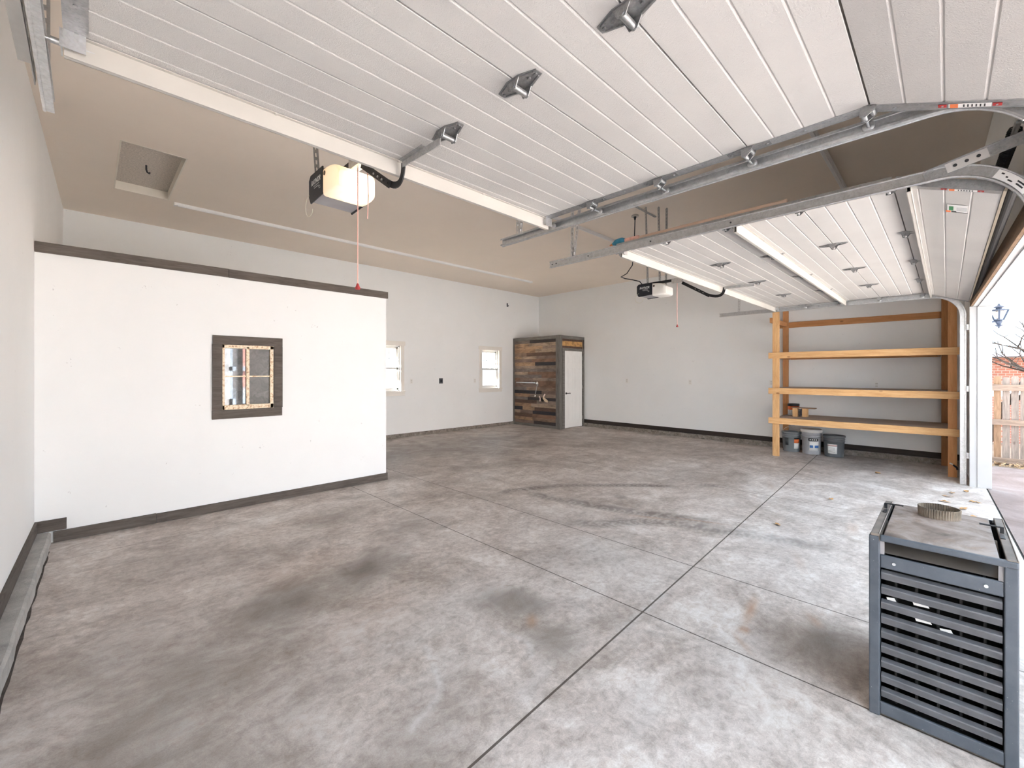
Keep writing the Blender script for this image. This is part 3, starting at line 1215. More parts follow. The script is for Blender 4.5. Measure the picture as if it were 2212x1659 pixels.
# painted sleeve on the brace and paper tag on the bend of the near track
b = MB()
p0, p1 = Vector((3.193 - .009, .085, 2.505)), Vector((3.193 - .009, fy(3.193) + .03, 2.603))
b.bar(p0.lerp(p1, .20), p0.lerp(p1, .56), .004, .050, (0, 0, 1))
sl_ = b.build('brace_sleeve', plain('pale_primer', (.62, .60, .58), .6, .1, .05), t2l)
for t in (.28, .38, .48):
    b = MB()
    p = p0.lerp(p1, t)
    b.cyl((p.x - .004, p.y, p.z), .008, .003, 'x', 12)
    b.build('bolt_hole', plain('dark_bolt_hole', (.04, .04, .04), .6), sl_)
r_ = .345
yc_, zc_ = fy(3.2) + .045 + r_, ZF - .034 - r_


def arc(q0, q1, n=8, dr=0.):
    return [(3.193, yc_ - (r_ + dr) * math.sin(math.radians(q0 + (q1 - q0) * i / n)), zc_ + (r_ + dr) * math.cos(math.radians(q0 + (q1 - q0) * i / n))) for i in range(n + 1)]


b = MB()
b.sweep([(-.0085, -.021), (-.0072, -.021), (-.0072, .021), (-.0085, .021)], arc(36, 62))
tg = b.build('paper_tag', STW, t2l)
for q0, q1, o_ in ((39, 41, .008), (43, 44.5, .0), (45.5, 49, -.008), (51, 57, .006), (52, 58, -.006)):
    b = MB()
    b.sweep([(-.0092, o_ - .003), (-.0084, o_ - .003), (-.0084, o_ + .003), (-.0092, o_ + .003)], arc(q0, q1, 3))
    b.build('tag_print', STK, tg)
# jamb angle and brackets of the far vertical track
b = MB()
b.box(8.12, 8.165, fy(8.14) + .0, fy(8.14) + .004, .05, 2.33)
b.build('jamb_angle', GALVD, t2r)
for z in (.35, 1.22, 2.02):
    b = MB()
    b.box(8.120, 8.18, fy(8.14) + .004, fy(8.14) + .055, z, z + .075)
    b.build('track_bracket', GALV, t2r, .002)
# bracket plate on the left wall track, close to the camera
b = MB()
b.perf((-.136, 1.50, 2.525), (-.136, 2.29, 2.520), .060, .003, (1, 0, 0), .07)
b.box(-.175, -.134, 1.5, 2.27, 2.551, 2.554)
b.build('wall_bracket', plain('pale_bracket', (.50, .49, .47), .5, .3, .1), t1l)

# torsion spring over the double door
ts = thing('torsion_spring', (5.7, fy(5.7) + .09, 2.765), 'black torsion spring and shaft on the wall above the double garage door', 'spring')
b = MB()
b.tube([(3.0, fy(3.0) + .09, 2.765), (8.3, fy(8.3) + .09, 2.765)], .013, 10)
b.build('shaft', GALVD, ts)
b = MB()
hx = []
N = 420
for i in range(N):
    q = i * 2 * math.pi / 7
    x = 3.55 + 1.6 * i / N
    hx.append((x, fy(x) + .09 + .027 * math.cos(q), 2.765 + .027 * math.sin(q)))
b.tube(hx, .0048, 5)
b.build('coil', BLACK, ts)
for x in (3.4, 5.4):
    b = MB()
    b.box(x - .03, x + .03, fy(x) + .001, fy(x) + .006, 2.62, 2.80)
    b.prism([(0, -.05), (0, .05), (.10, .02), (.10, -.02)], (x, fy(x) + .002, 2.765), (0, 1, 0), (0, 0, 1), (.004, 0, 0))
    b.build('bearing_plate', GALVD, ts)


# ------------------------------------------------------------------ openers
def lens_mat(name, em, bulb=(.03, -.22, .07)):
    g = G(name)
    v = g.coords()
    n = g.noise(v, 5, 3)
    g.out(g.ramp(n, [(.3, (.80, .76, .70)), (.7, (.86, .83, .78))]), .4, 0, .4)
    if em:
        # bulb behind the translucent cover: brightest where the cover is nearest the bulb
        gd = g.node('ShaderNodeVectorMath', operation='DISTANCE')
        g.link(v, gd.inputs[0])
        gd.inputs[1].default_value = bulb
        f = g.math('POWER', 2.718, g.math('MULTIPLY', g.math('POWER', g.math('DIVIDE', gd.outputs['Value'], .105), 2.0), -1.0))
        g.put(g.b.inputs['Emission Color'], g.ramp(f, [(.0, (1.0, .62, .26)), (.5, (1.0, .78, .46)), (1., (1.0, .93, .74))]))
        g.put(g.b.inputs['Emission Strength'], g.math('MULTIPLY_ADD', f, em, .22))
    return g.m


def opener(cx, yb0, yb1, z0, z1, lens_y, label, em, cord_len, arm_y, text_u, hang_y, two_cords):
    root = thing('door_opener', (cx, (yb0 + yb1) / 2, z0), label, 'garage door opener')
    w = .128
    b = MB()
    # gray motor cover: flat bottom with chamfered far edge
    b.prism([(yb0, z0), (yb1 - .03, z0 - .008), (yb1, z0 + .03), (yb1, z1 - .02), (yb1 - .03, z1), (yb0, z1)], (cx - w, 0, 0), (0, 1, 0), (0, 0, 1), (2 * w, 0, 0))
    b.build('motor_cover', GRAYP, root, .006)
    # black end panels
    for s in (-1, 1):
        b = MB()
        b.prism([(yb0 - .004, z0 - .006), (yb1 - .02, z0 - .016), (yb1 + .008, z0 + .028), (yb1 + .008, z1 - .02), (yb1 - .02, z1 + .006), (yb0 - .004, z1 + .006)], (cx + s * w - (.008 if s < 0 else -.0), 0, 0), (0, 1, 0), (0, 0, 1), (.008, 0, 0))
        pan = b.build('end_panel', BLKPL, root, .002)
        if s < 0:
            xf = cx - w - .0085
            lettering('lettering', 'RAYNOR', .044, WHITEPL, pan, (xf, yb1 - .035, z0 + .088), (0, -1, 0), (0, 0, 1), .0005, .25, .82, .0006)
            for k, (a, l, z) in enumerate(((.075, .09, .073), (.085, .07, .060), (.15, .03, .052), (.16, .022, .04))):
                bb = MB()
                bb.box(xf - .0008, xf + .0002, yb1 - a - l, yb1 - a, z0 + z, z0 + z + .005)
                bb.build('printed_line', plain('gray_print', (.5, .48, .48), .5), pan)
    # bulged light lens
    b = MB()
    rows = []
    n = 10
    L = yb0 - lens_y
    for i in range(n + 1):
        q = i / n * math.pi / 2
        yy = yb0 - L * math.sin(q)
        k = math.cos(q) ** .35 if i < n else .0
        k = max(k, .55)
        zc_, zh, xh = (z0 + z1) / 2 - .012, (z1 - z0) / 2 + .006, w + .004
        zl = zc_ - zh + (1 - k) * zh * .55 - .012 * math.sin(q)
        zt = zc_ + zh - (1 - k) * zh * 1.5
        xh2 = xh - (1 - k) * .05
        rd = .022
        ring = []
        for (sx, sz) in ((1, 1), (-1, 1), (-1, -1), (1, -1)):
            for j in range(5):
                a0 = {(1, 1): 0, (-1, 1): 90, (-1, -1): 180, (1, -1): 270}[(sx, sz)]
                a = math.radians(a0 + 90 * j / 4)
                px = sx * (xh2 - rd) + rd * math.cos(a)
                pz = (zt - rd if sz > 0 else zl + rd) + rd * math.sin(a)
                ring.append((cx + px, yy, pz))
        rows.append(ring)
    m = len(rows[0])
    vs = [p for r_ in rows for p in r_]
    fs = []
    for i in range(n):
        for k in range(m):
            fs.append((i * m + k, i * m + (k + 1) % m, (i + 1) * m + (k + 1) % m, (i + 1) * m + k))
    b.add(vs, fs, True)
    b.add(rows[-1], [tuple(range(m))])
    lens = b.build('light_lens', lens_mat('lit_lens' if em else 'unlit_lens', em), root)
    b = MB()
    zl = (z0 + z1) / 2 - .012 - (z1 - z0) / 2 + .016
    for k in range(11):
        x = cx - .045 + k * .014
        yk = lens_y + .012
        b.bar((x, yk + .012, zl - .008), (x + .008, yk - .010, zl + .014), .0035, .006)
    b.build('vent_slot', plain('slot_dark', (.10, .07, .05), .7), lens)
    b = MB()
    b.cyl((cx - w - .006, yb0 - .026, z1 - .045), .014, .004, 'x', 14)
    b.build('knob_hole', plain('slot_dark', (.10, .07, .05), .7), lens)
    # drive rail to the door wall
    b = MB()
    zr = z1 + .018
    y_wall = fy(cx) + .02
    b.box(cx - .016, cx + .016, y_wall, yb1 - .05, zr - .016, zr + .016)
    b.build('drive_rail', BLACK, root)
    b = MB()
    b.box(cx - .03, cx + .03, fy(cx), fy(cx) + .03, zr - .06, zr + .05)
    b.build('header_bracket', GALVD, root)
    # trolley
    ta, tb = arm_y[0] + .02, arm_y[0] + .16
    b = MB()
    b.box(cx - .026, cx + .026, ta, tb, zr - .045, zr + .02)
    b.build('trolley', galv('trolley_zinc', (.62, .55, .40), .4), root, .003)
    # curved arm
    (ya, za), (yk, zk), (yd, zd) = (arm_y[0] + .02, zr - .05), (arm_y[1], arm_y[2]), (arm_y[3], arm_y[4])
    b = MB()
    b.bar((cx - .008, ya, za), (cx - .008, yk, zk), .006, .038, (0, 0, 1))
    pts = []
    dv = (Vector((0, ya, za)) - Vector((0, yk, zk))).normalized()
    for i in range(11):
        t = i / 10
        # bend from the straight bar up to the door, passing under and then in front of the stiffener
        p0, p1, p2 = Vector((cx + .004, yk, zk)) + dv * .05, Vector((cx + .004, yd + .002, zk - .075)), Vector((cx + .004, yd, zd))
        pts.append(p0 * (1 - t) ** 2 + p1 * 2 * t * (1 - t) + p2 * t * t)
    b.sweep([(-.003, -.017), (.003, -.017), (.003, .017), (-.003, .017)], pts)
    for k in range(5):
        p = Vector((cx - .012, ya, za)).lerp(Vector((cx - .012, yk, zk)), .45 + .12 * k)
        b.cyl((p.x - .002, p.y, p.z), .007, .003, 'x', 8)
    b.build('arm', BLACK, root)
    for k in range(3):
        b = MB()
        p = Vector((cx - .014, ya, za)).lerp(Vector((cx - .014, yk, zk)), .5 + .14 * k)
        b.cyl((p.x - .006, p.y, p.z), .006, .005, 'x', 8)
        b.build('bolt', GALV, root)
    # slotted plate from the arm to the first joint of the door
    b = MB()
    yj = ys1[1]
    zp = ZF - .030
    b.bar((cx, yd + .0, zd - .012), (cx, yj + .034, ZF - .032), .006, .030, (0, 0, 1))
    b.bar((cx - .012, yd, zd + .003), (cx - .012, (yd + yj) / 2 - .03, ZF - .014), .022, .003, (0, 0, 1))
    b.build('arm_plate', galv('arm_plate_zinc', (.48, .47, .45), .4), root)
    # hanging straps
    for sx, yy, xo, yo in hang_y:
        b = MB()
        p0, p1 = Vector((cx + sx + xo, yy + yo, CZ)), Vector((cx + sx, yy, z1 - .02))
        b.perf(p0, p1, .032, .002, (0, 1, 0))
        b.perf(p0 + Vector((.014, .014, 0)), p1 + Vector((.014, .014, 0)), .028, .002, (1, 0, 0))
        b.build('hanger_strap', galv('hanger_steel', (.42, .41, .37), .5), root)
    b = MB()
    b.perf((cx - .26, yb1 - .03, CZ - .006), (cx + .34, yb1 - .03, CZ - .006), .036, .004, (0, 0, 1))
    b.build('hanger_bar', galv('hanger_steel', (.42, .41, .37), .5), root)
    # release cord and handle
    b = MB()
    yc = (ta + tb) / 2
    b.tube([(cx, yc, zr - .04), (cx + .002, yc + .003, zr - .2), (cx, yc, zr - cord_len)], .0035, 6)
    cord = b.build('pull_cord', plain('pink_cord', (.78, .42, .36), .7), root)
    b = MB()
    b.lathe([(.001, .03), (.006, .026), (.010, .012), (.016, .0), (.012, -.008), (.001, -.010)], (cx, yc, zr - cord_len - .01), 12)
    b.build('cord_handle', plain('dark_red_handle', (.30, .03, .03), .5), cord)
    if two_cords:
        b = MB()
        b.tube([(cx + .045, yc - .03, zr - .04), (cx + .05, yc - .035, zr - .2), (cx + .046, yc - .03, zr - two_cords)], .003, 6)
        b.build('pull_cord', plain('pink_cord', (.78, .42, .36), .7), root)
    # thin safety wire loops
    b = MB()
    pts = []
    for i in range(25):
        q = i / 24 * math.pi * 1.5
        pts.append((cx - w - .02, yb1 - .03 + .05 * math.sin(q) * 1.2, z0 - .02 + .05 * math.cos(q) - .05 * i / 24))
    b.tube(pts, .0018, 5)
    b.build('wire', plain('pale_wire', (.70, .66, .52), .6), root)
    return root, zr


op1, zr1 = opener(1.135, 2.635, 2.845, 2.545, 2.70, 2.455, 'lit garage door opener hanging over the low partition, glowing yellow lens', 2.2, .745,
                  (2.36, 2.055, 2.450, 1.938, 2.530), None, ((-.10, 2.80, -.06, .03), (.10, 2.70, .0, .0)), .34)
op2, zr2 = opener(5.645, 2.845, 3.065, 2.545, 2.70, 2.66, 'unlit garage door opener hanging by the double garage door, black end panel', 0, .62,
                  (2.46, 2.125, 2.445, 1.950, 2.530), None, ((-.08, 2.93, -.02, .02), (.02, 2.80, .0, .02), (.12, 2.76, .02, .0)), 0)
# power cord of the far opener from a ceiling outlet
b = MB()
b.cyl((5.72, 3.22, CZ - .022), .052, .022, 'z', 20)
co = thing('power_cord', (5.72, 3.22, CZ - .03), 'black power cord from a round ceiling outlet down to the unlit opener', 'cord')
b.build('ceiling_outlet', plain('old_white_plastic', (.55, .50, .44), .5), co)
b = MB()
b.tube([(5.72, 3.22, CZ - .02), (5.72, 3.22, CZ - .07)], [.022, .010], 10)
b.build('plug', BLKPL, co)
b = MB()
b.tube([(5.72, 3.22, CZ - .06), (5.715, 3.225, 3.5), (5.71, 3.235, 3.25), (5.70, 3.25, 3.05), (5.66, 3.32, 2.93), (5.60, 3.38, 2.88), (5.57, 3.30, 2.84), (5.565, 3.17, 2.80), (5.565, 3.06, 2.76), (5.565, 3.02, 2.71)], .007, 8)
b.build('cable', BLACK, co)

# pole with a blue end lying on top of the double door
pr = thing('push_pole', (3.33, 1.6, ZF + TH), 'long pale wooden pole with blue end lying on the raised double door', 'pole')
b = MB()
b.tube([(3.335, 1.93, ZF + TH + .020), (3.325, .75, ZF + TH + .020)], .016, 10)
b.build('shaft', plain('pale_pink_wood', (.66, .47, .36), .7, 0, .12), pr)
b = MB()
b.obox((3.335, 1.90, ZF + TH + .024), (.05, .14, .034))
b.build('collar', plain('pink_collar', (.72, .42, .34), .7, 0, .2, 30), pr, .01)
b = MB()
b.tube([(3.335, 1.95, ZF + TH + .028), (3.335, 2.0, ZF + TH + .030), (3.335, 2.06, ZF + TH + .028), (3.335, 2.10, ZF + TH + .02)], [.012, .030, .028, .010], 12)
b.build('head', plain('teal_blue_plastic', (.03, .20, .32), .6, 0, .3, 40), pr)
b = MB()
b.tube([(3.335, 2.095, ZF + TH + .02), (3.335, 2.125, ZF + TH + .014)], [.012, .006], 8)
b.build('tip', plain('orange_tip', (.62, .22, .08), .6), pr)

# ------------------------------------------------------------------ ceiling strip lights and attic hatch
def strip_light(x0, x1, y, label):
    r = thing('ceiling_strip_light', ((x0 + x1) / 2, y, CZ - .045), label, 'ceiling light', 'long unlit strip lights on the ceiling')
    b = MB()
    b.prism([(-.030, 0), (.030, 0), (.024, -.032), (-.024, -.032)], (x0, y, CZ), (0, 1, 0), (0, 0, 1), (x1 - x0, 0, 0))
    b.build('channel', WHITE, r, .002)
    b = MB()
    b.prism([(-.017, 0), (.017, 0), (.012, -.010), (-.012, -.010)], (x0 + .03, y, CZ - .032), (0, 1, 0), (0, 0, 1), (x1 - x0 - .06, 0, 0))
    b.build('diffuser', plain('milky_diffuser', (.80, .79, .77), .5, 0, .02), r)
    for x in (x0, x1):
        b = MB()
        b.box(x - .012, x + .012, y - .034, y + .034, CZ - .042, CZ)
        b.build('end_cap', WHITEPL, r, .002)
    return r


strip_light(.84, 7.98, 7.38, 'long unlit strip light on the ceiling nearest the back wall')
strip_light(1.4, 6.55, 4.08, 'unlit ceiling strip light seen between the two garage doors, midway back')
strip_light(1.2, 8.6, .90, 'unlit ceiling strip light seen between the two metal door tracks')

ah = thing('attic_hatch', ((HX0 + HX1) / 2, (HY0 + HY1) / 2, CZ), 'recessed rectangular attic hatch in the ceiling with a dark pull hook', 'hatch')
b = MB()
t = .012
for x0, x1, y0, y1 in ((HX0 - .001, HX0 + t, HY0, HY1), (HX1 - t, HX1 + .001, HY0, HY1), (HX0, HX1, HY0 - .001, HY0 + t), (HX0, HX1, HY1 - t, HY1 + .001)):
    b.box(x0, x1, y0, y1, CZ - .004, CZ + .13)
b.build('frame', plain('hatch_cream', (.80, .75, .66), .7, 0, .05), ah)
b = MB()
b.box(HX0 + t, HX1 - t, HY0 + t, HY1 - t, CZ + .10, CZ + .13)
b.build('hatch_panel', plain('popcorn_texture', (.62, .56, .50), .9, 0, .25, 60, 1.0, 90), ah)
b = MB()
cx, cy = .48, 6.55
b.tube([(cx, cy, CZ + .10), (cx, cy, CZ + .05), (cx + .01, cy + .02, CZ + .03), (cx + .03, cy + .05, CZ + .03), (cx + .035, cy + .06, CZ + .045)], .009, 8)
b.build('hook', BLACK, ah)

# ------------------------------------------------------------------ corner closet
PX, PY = 8.690, 7.050           # outer faces
b = MB()
b.box(PX + .02, PX + .12, PY + .02, YB, 0, 2.42)
b.box(PX + .02, 8.90, PY + .02, PY + .12, 0, 2.42)
b.box(9.66, xr(7.05), PY + .02, PY + .12, 0, 2.42)
b.box(8.90, 9.66, PY + .02, PY + .12, 2.05, 2.42)
b.box(PX + .02, xr(7.9) - .002, PY + .02, YB, 2.42, 2.44)
cl = struct(b.build('wall_closet', plain('closet_core', (.20, .14, .09), .8)))


def reclaimed():
    g = G('reclaimed_planks')
    at = g.node('ShaderNodeAttribute', attribute_name='Col')
    v = g.coords('Object', (1, .10, 1))
    n = g.noise(v, 60, 6, .7, .6)
    n2 = g.noise(g.coords('Object', (1, .4, 1)), 8, 5, .6, .5)
    c = g.mix(.75, at.outputs['Color'], g.ramp(n, [(.25, (.18, .18, .18)), (.5, (.5, .5, .5)), (.8, (.80, .80, .80))]), 'OVERLAY')
    c = g.mix(g.ramp(n2, [(.35, (.55, .55, .55)), (.55, (0, 0, 0))]), c, (.05, .035, .025))
    g.out(c, .8, 0, .25)
    g.bump(n, .4, .004)
    return g.m


RECL = reclaimed()

PAL = [(.42, .23, .11), (.50, .29, .14), (.33, .20, .12), (.27, .17, .12), (.36, .25, .18), (.45, .31, .20), (.25, .19, .155), (.055, .045, .045), (.045, .042, .048), (.30, .155, .085), (.155, .085, .055), (.52, .36, .23)]
PAL = [tuple(.80 * (c * .78 + .22 * sum(p) / 3) for c in p) for p in PAL]
rp = random.Random(11)
b = MB()
z = .07
while z < 2.36:
    h = rp.uniform(.075, .10)
    if z + h > 2.345:
        h = 2.365 - z
    y = PY + .09
    while y < YB - .05:
        L = rp.uniform(.45, 1.1)
        y2 = min(y + L, YB - .045)
        if YB - .045 - y2 < .22:
            y2 = YB - .045
        b.cur = rp.choice(PAL)
        d = rp.uniform(0, .006)
        b.box(PX + .004 - d, PX + .02, y + .001, y2 - .001, z + .001, z + h - .001)
        y = y2
    z += h
b.build('plank_cladding', RECL, cl)
b = MB()
b.cur = (.45, .25, .10)
z = 2.12
for h, c in ((.06, (.12, .07, .05)), (.13, (.55, .31, .12)), (.06, (.10, .06, .045))):
    b.cur = c
    b.box(8.79, 9.68, PY + .004, PY + .02, z, z + h - .002)
    z += h
b.build('plank_cladding', RECL, cl)
GB = lambda a: wood('barn_gray_board_', (.12, .112, .100), (.24, .225, .205), a, .3, .8)
b = MB()
b.box(PX - .014, PX + .008, YB - .055, YB - .002, .0, 2.45)
b.build('frame_board', GB('z'), cl, .002)
b = MB()
b.box(PX - .014, PX + .008, PY - .014, PY + .115, .0, 2.45)
b.build('frame_board', GB('z'), cl, .002)
b = MB()
b.box(PX - .012, PX + .008, PY + .115, YB - .055, .0, .075)
b.build('frame_board', GB('y'), cl, .002)
b = MB()
b.box(PX - .012, PX + .008, PY + .115, YB - .055, 2.365, 2.45)
b.build('frame_board', GB('y'), cl, .002)
b = MB()
b.box(PX + .008, 8.79, PY - .014, PY + .008, .0, 2.45)
b.build('frame_board', GB('z'), cl, .002)
b = MB()
b.box(8.79, xr(7.05) - .003, PY - .012, PY + .008, 2.365, 2.45)
b.build('frame_board', GB('x'), cl, .002)
b = MB()
b.box(9.735, xr(7.05) - .003, PY - .012, PY + .008, .0, 2.365)
b.build('frame_board', GB('z'), cl, .002)
# inner door casing
b = MB()
b.box(8.812, 8.905, PY - .006, PY + .014, 0, 2.055)
b.box(9.672, 9.735, PY - .006, PY + .014, 0, 2.055)
b.box(8.812, 9.735, PY - .006, PY + .014, 2.055, 2.125)
b.build('door_casing', GB('x'), cl, .002)
# six-panel door
x0, x1, z0, z1 = 8.908, 9.668, .012, 2.05
b = MB()
b.box(x0, x1, PY + .004, PY + .036, z0, z1)
d1 = struct(b.build('door_1', WHITE, None, .002))
b = MB()
for pz0, pz1 in ((1.70, 1.93), (1.02, 1.60), (.20, .86)):
    for px0, px1 in ((x0 + .11, x0 + .345), (x0 + .415, x0 + .65)):
        for a, c, e, f in ((px0, px1, pz0, pz0 + .012), (px0, px1, pz1 - .012, pz1), (px0, px0 + .012, pz0, pz1), (px1 - .012, px1, pz0, pz1)):
            b.box(a, c, PY + .0015, PY + .005, e, f)
        b.box(px0 + .035, px1 - .035, PY + .0, PY + .006, pz0 + .035, pz1 - .035)
b.build('raised_panel', WHITE, d1, .0015, 1)
b = MB()
b.cyl((x0 + .06, PY - .006, .925), .027, .010, 'y', 18)
b.tube([(x0 + .06, PY - .004, .925), (x0 + .06, PY - .045, .925), (x0 + .075, PY - .05, .925), (x0 + .16, PY - .05, .932), (x0 + .175, PY - .05, .922)], .009, 10)
b.build('lever_handle', BLACK, d1)
for z in (.25, 1.08, 1.86):
    b = MB()
    b.box(x1 - .004, x1 + .012, PY - .004, PY + .006, z - .045, z + .045)
    b.tube([(x1 + .002, PY - .004, z - .045), (x1 + .002, PY - .004, z + .045)], .006, 8)
    b.build('hinge', plain('brushed_hinge', (.45, .42, .38), .4, .7), d1)

# plumbing stub on the closet side
pp = thing('water_pipe', (PX - .03, 8.2, 1.19), 'silver water pipe with a shutoff valve running across the plank closet wall', 'pipe')
b = MB()
b.tube([(PX - .030, 8.60, 1.197), (PX - .030, 7.90, 1.195)], .014, 12)
b.tube([(PX + .0, 8.60, 1.197), (PX - .030, 8.60, 1.197)], .014, 12)
b.build('pipe', GALV, pp)
b = MB()
b.tube([(PX - .030, 7.93, 1.195), (PX - .030, 7.86, 1.192)], .022, 10)
b.lathe([(.002, -.035), (.020, -.030), (.034, -.012), (.034, .012), (.020, .03), (.002, .035)], (PX - .035, 7.80, 1.185), 14, 'x')
b.tube([(PX - .035, 7.80, 1.23), (PX - .035, 7.83, 1.17), (PX - .035, 7.77, 1.14)], .012, 8)
b.build('valve', plain('chrome_white', (.75, .73, .70), .25, .5), pp)
b = MB()
for k in range(9):
    zz = 1.13 - .028 * k
    b.lathe([(.003, -.012), (.010, -.008), (.012, 0), (.010, .008), (.003, .012)], (PX - .03, 7.80 + .008 * k, zz), 8)
b.build('chain', plain('chrome_white', (.75, .73, .70), .25, .5), pp)
b = MB()
b.tube([(PX - .030, 7.87, .86), (PX - .030, 7.885, .82)], .016, 8)
b.build('chain_end', WHITEPL, pp)
px = thing('pipe_stub', (PX - .03, 7.6, .80), 'white forked pipe stubs with a torn flap low on the plank closet wall', 'pipe')
b = MB()
b.tube([(PX - .020, 7.73, .84), (PX - .030, 7.69, .77), (PX - .030, 7.70, .70)], .016, 8)
b.build('stub', plain('pinkish_pvc', (.78, .62, .55), .5), px)
b = MB()
b.tube([(PX + .0, 7.545, .90), (PX - .030, 7.55, .86), (PX - .030, 7.58, .80)], .018, 8)
b.build('stub', plain('pinkish_pvc', (.78, .62, .55), .5), px)
b = MB()
b.prism([(0, 0), (-.16, -.10), (-.15, -.15), (-.06, -.13), (.02, -.05)], (PX - .035, 7.57, .83), (0, 1, 0), (0, 0, 1), (-.012, 0, 0))
b.build('flap', plain('tan_card', (.66, .52, .36), .8), px)
b = MB()
b.prism([(0, 0), (-.10, .02), (-.08, -.11), (-.02, -.10)], (PX + .001, 7.68, .80), (0, 1, 0), (0, 0, 1), (-.008, 0, 0))
b.build('hole', plain('dark_hole', (.015, .012, .01), .9), px)


# ------------------------------------------------------------------ outlets and hooks
def outlet(name, loc, axis, label, cat='outlet', dark=False):
    """duplex outlet on a wall; axis = outward direction"""
    r = thing(name, loc, label, cat)
    ax = Vector(axis)
    u = Vector((0, 0, 1)).cross(ax)
    c = Vector(loc)
    b = MB()
    if dark:
        b.obox(c + ax * .012, (.10, .13, .024), u, (0, 0, 1))
        b.build('plate', plain('dark_steel_box', (.10, .10, .11), .5, .3), r, .004)
        b = MB()
        bb = c + ax * .024
        b.obox(bb + ax * .004, (.062, .062, .008), u, (0, 0, 1))
        b.build('receptacle', BLKPL, r, .02, 3)
    else:
        b.obox(c + ax * .003, (.072, .116, .006), u, (0, 0, 1))
        b.build('plate', WHITEPL, r, .002)
        for s in (-1, 1):
            b = MB()
            b.obox(c + ax * .007 + Vector((0, 0, s * .021)), (.034, .028, .004), u, (0, 0, 1))
            rc = b.build('receptacle', plain('outlet_face', (.72, .70, .67), .4), r, .004)
            b = MB()
            for q in (-1, 1):
                b.obox(c + ax * .0093 + Vector((0, 0, s * .021 + .002)) + u * (q * .007), (.003, .010, .002), u, (0, 0, 1))
            b.build('slot', plain('slot_black', (.02, .02, .02), .7), rc)
    return r


yb_ = YB
outlet('wall_outlet', (5.347, yb_, 1.272), (0, -1, 0), 'white outlet on the back wall just right of the partly hidden window')
outlet('range_outlet', (6.172, yb_, 1.268), (0, -1, 0), 'dark square heavy-duty outlet on the back wall between the windows', 'outlet', True)
outlet('wall_outlet', (7.256, yb_, 1.258), (0, -1, 0), 'white outlet on the back wall just left of the window by the closet')
outlet('wall_outlet', (xr(5.71), 5.71, 1.265), (-1, 0, 0), 'white outlet on the right wall nearest the plank closet')
outlet('wall_outlet', (xr(4.09), 4.09, 1.255), (-1, 0, 0), 'white outlet on the bare right wall midway between closet and shelving')
outlet('wall_outlet', (xr(2.46), 2.46, 1.265), (-1, 0, 0), 'white outlet on the right wall tucked beside the left shelving post')
outlet('wall_outlet', (xr(.85), .85, 1.255), (-1, 0, 0), 'white outlet on the wall between the upper and middle shelves')
b = MB()
b.box(8.43, 8.46, YB - .01, YB, 3.34, 3.44)
b.tube([(8.445, YB - .005, 3.36), (8.445, YB - .05, 3.35), (8.445, YB - .06, 3.38)], .008, 8)
tag(b.build('wall_hook', BLACK), 'small black hook high on the back wall above the closet', 'hook')

# ------------------------------------------------------------------ wood shelving on the right wall
sh = thing('storage_shelf', (9.1, 1.05, 0), 'open built-in shelving of pine studs against the right wall', 'shelving')
FX = 8.62
b = MB(); b.box(FX, FX + .040, 2.066, 2.168, 0, 2.66); b.build('post', pine('z'), sh, .003)
b = MB(); b.box(FX, FX + .040, -.104, -.012, 0, 2.66); b.build('post', pine_dark('z'), sh, .003)
b = MB(); b.box(9.605, 9.643, 2.146, 2.238, 0, 2.66); b.build('post', pine_dark('z'), sh, .003)
b = MB(); b.box(9.595, 9.635, -.03, .06, 0, 2.66); b.build('post', pine_dark('z'), sh, .003)
for zt in (.676, 1.200, 1.822):
    b = MB()
    b.box(FX - .040, FX - .001, -.124, 2.222, zt - .104, zt)
    b.build('front_rail', pine('y'), sh, .003)
    b = MB()
    b.box(FX - .001, 9.64, .06, 2.145, zt - .016, zt - .001)
    b.box(FX + .041, 9.594, -.02, .06, zt - .016, zt - .001)
    b.build('shelf_board', wood('plywood_', (.40, .30, .23), (.54, .43, .34), 'y', 0, .75), sh)
    for y in (2.110, .065):
        b = MB()
        b.box(FX + .042, 9.60, y, y + .034, zt - .104, zt - .018)
        b.build('side_rail', pine_dark('x'), sh, .003)
    b = MB()
    b.box(9.60, 9.64, .10, 2.11, zt - .104, zt - .018)
    b.build('back_rail', pine_dark('y'), sh, .003)
b = MB(); b.prism([(-.0, 2.30), (-.0, 2.388), (2.24, 2.462), (2.24, 2.34)], (9.600, 0, 0), (0, 1, 0), (0, 0, 1), (.004, 0, 0))
b = MB(); b.box(9.640, xr(1) - .001, -.03, 2.30, 2.335, 2.44); b.build('back_rail', pine_dark('y'), sh, .003)
b = MB(); b.box(FX - .02, 9.60, 2.17, 2.206, 2.35, 2.44); b.build('side_rail', pine_dark('x'), sh, .003)

# hose bib by the foot of the right-hand post
hb = thing('hose_bib', (8.60, -.07, .14), 'small black hose valve at the foot of the right shelving post', 'valve')
b = MB()
b.tube([(8.612, -.07, .17), (8.58, -.08, .165), (8.55, -.10, .15), (8.55, -.105, .12)], .012, 8)
b.build('body', BLACK, hb)
b = MB()
b.tube([(8.56, -.06, .19), (8.57, -.03, .20)], .010, 8)
b.build('handle', GALV, hb)

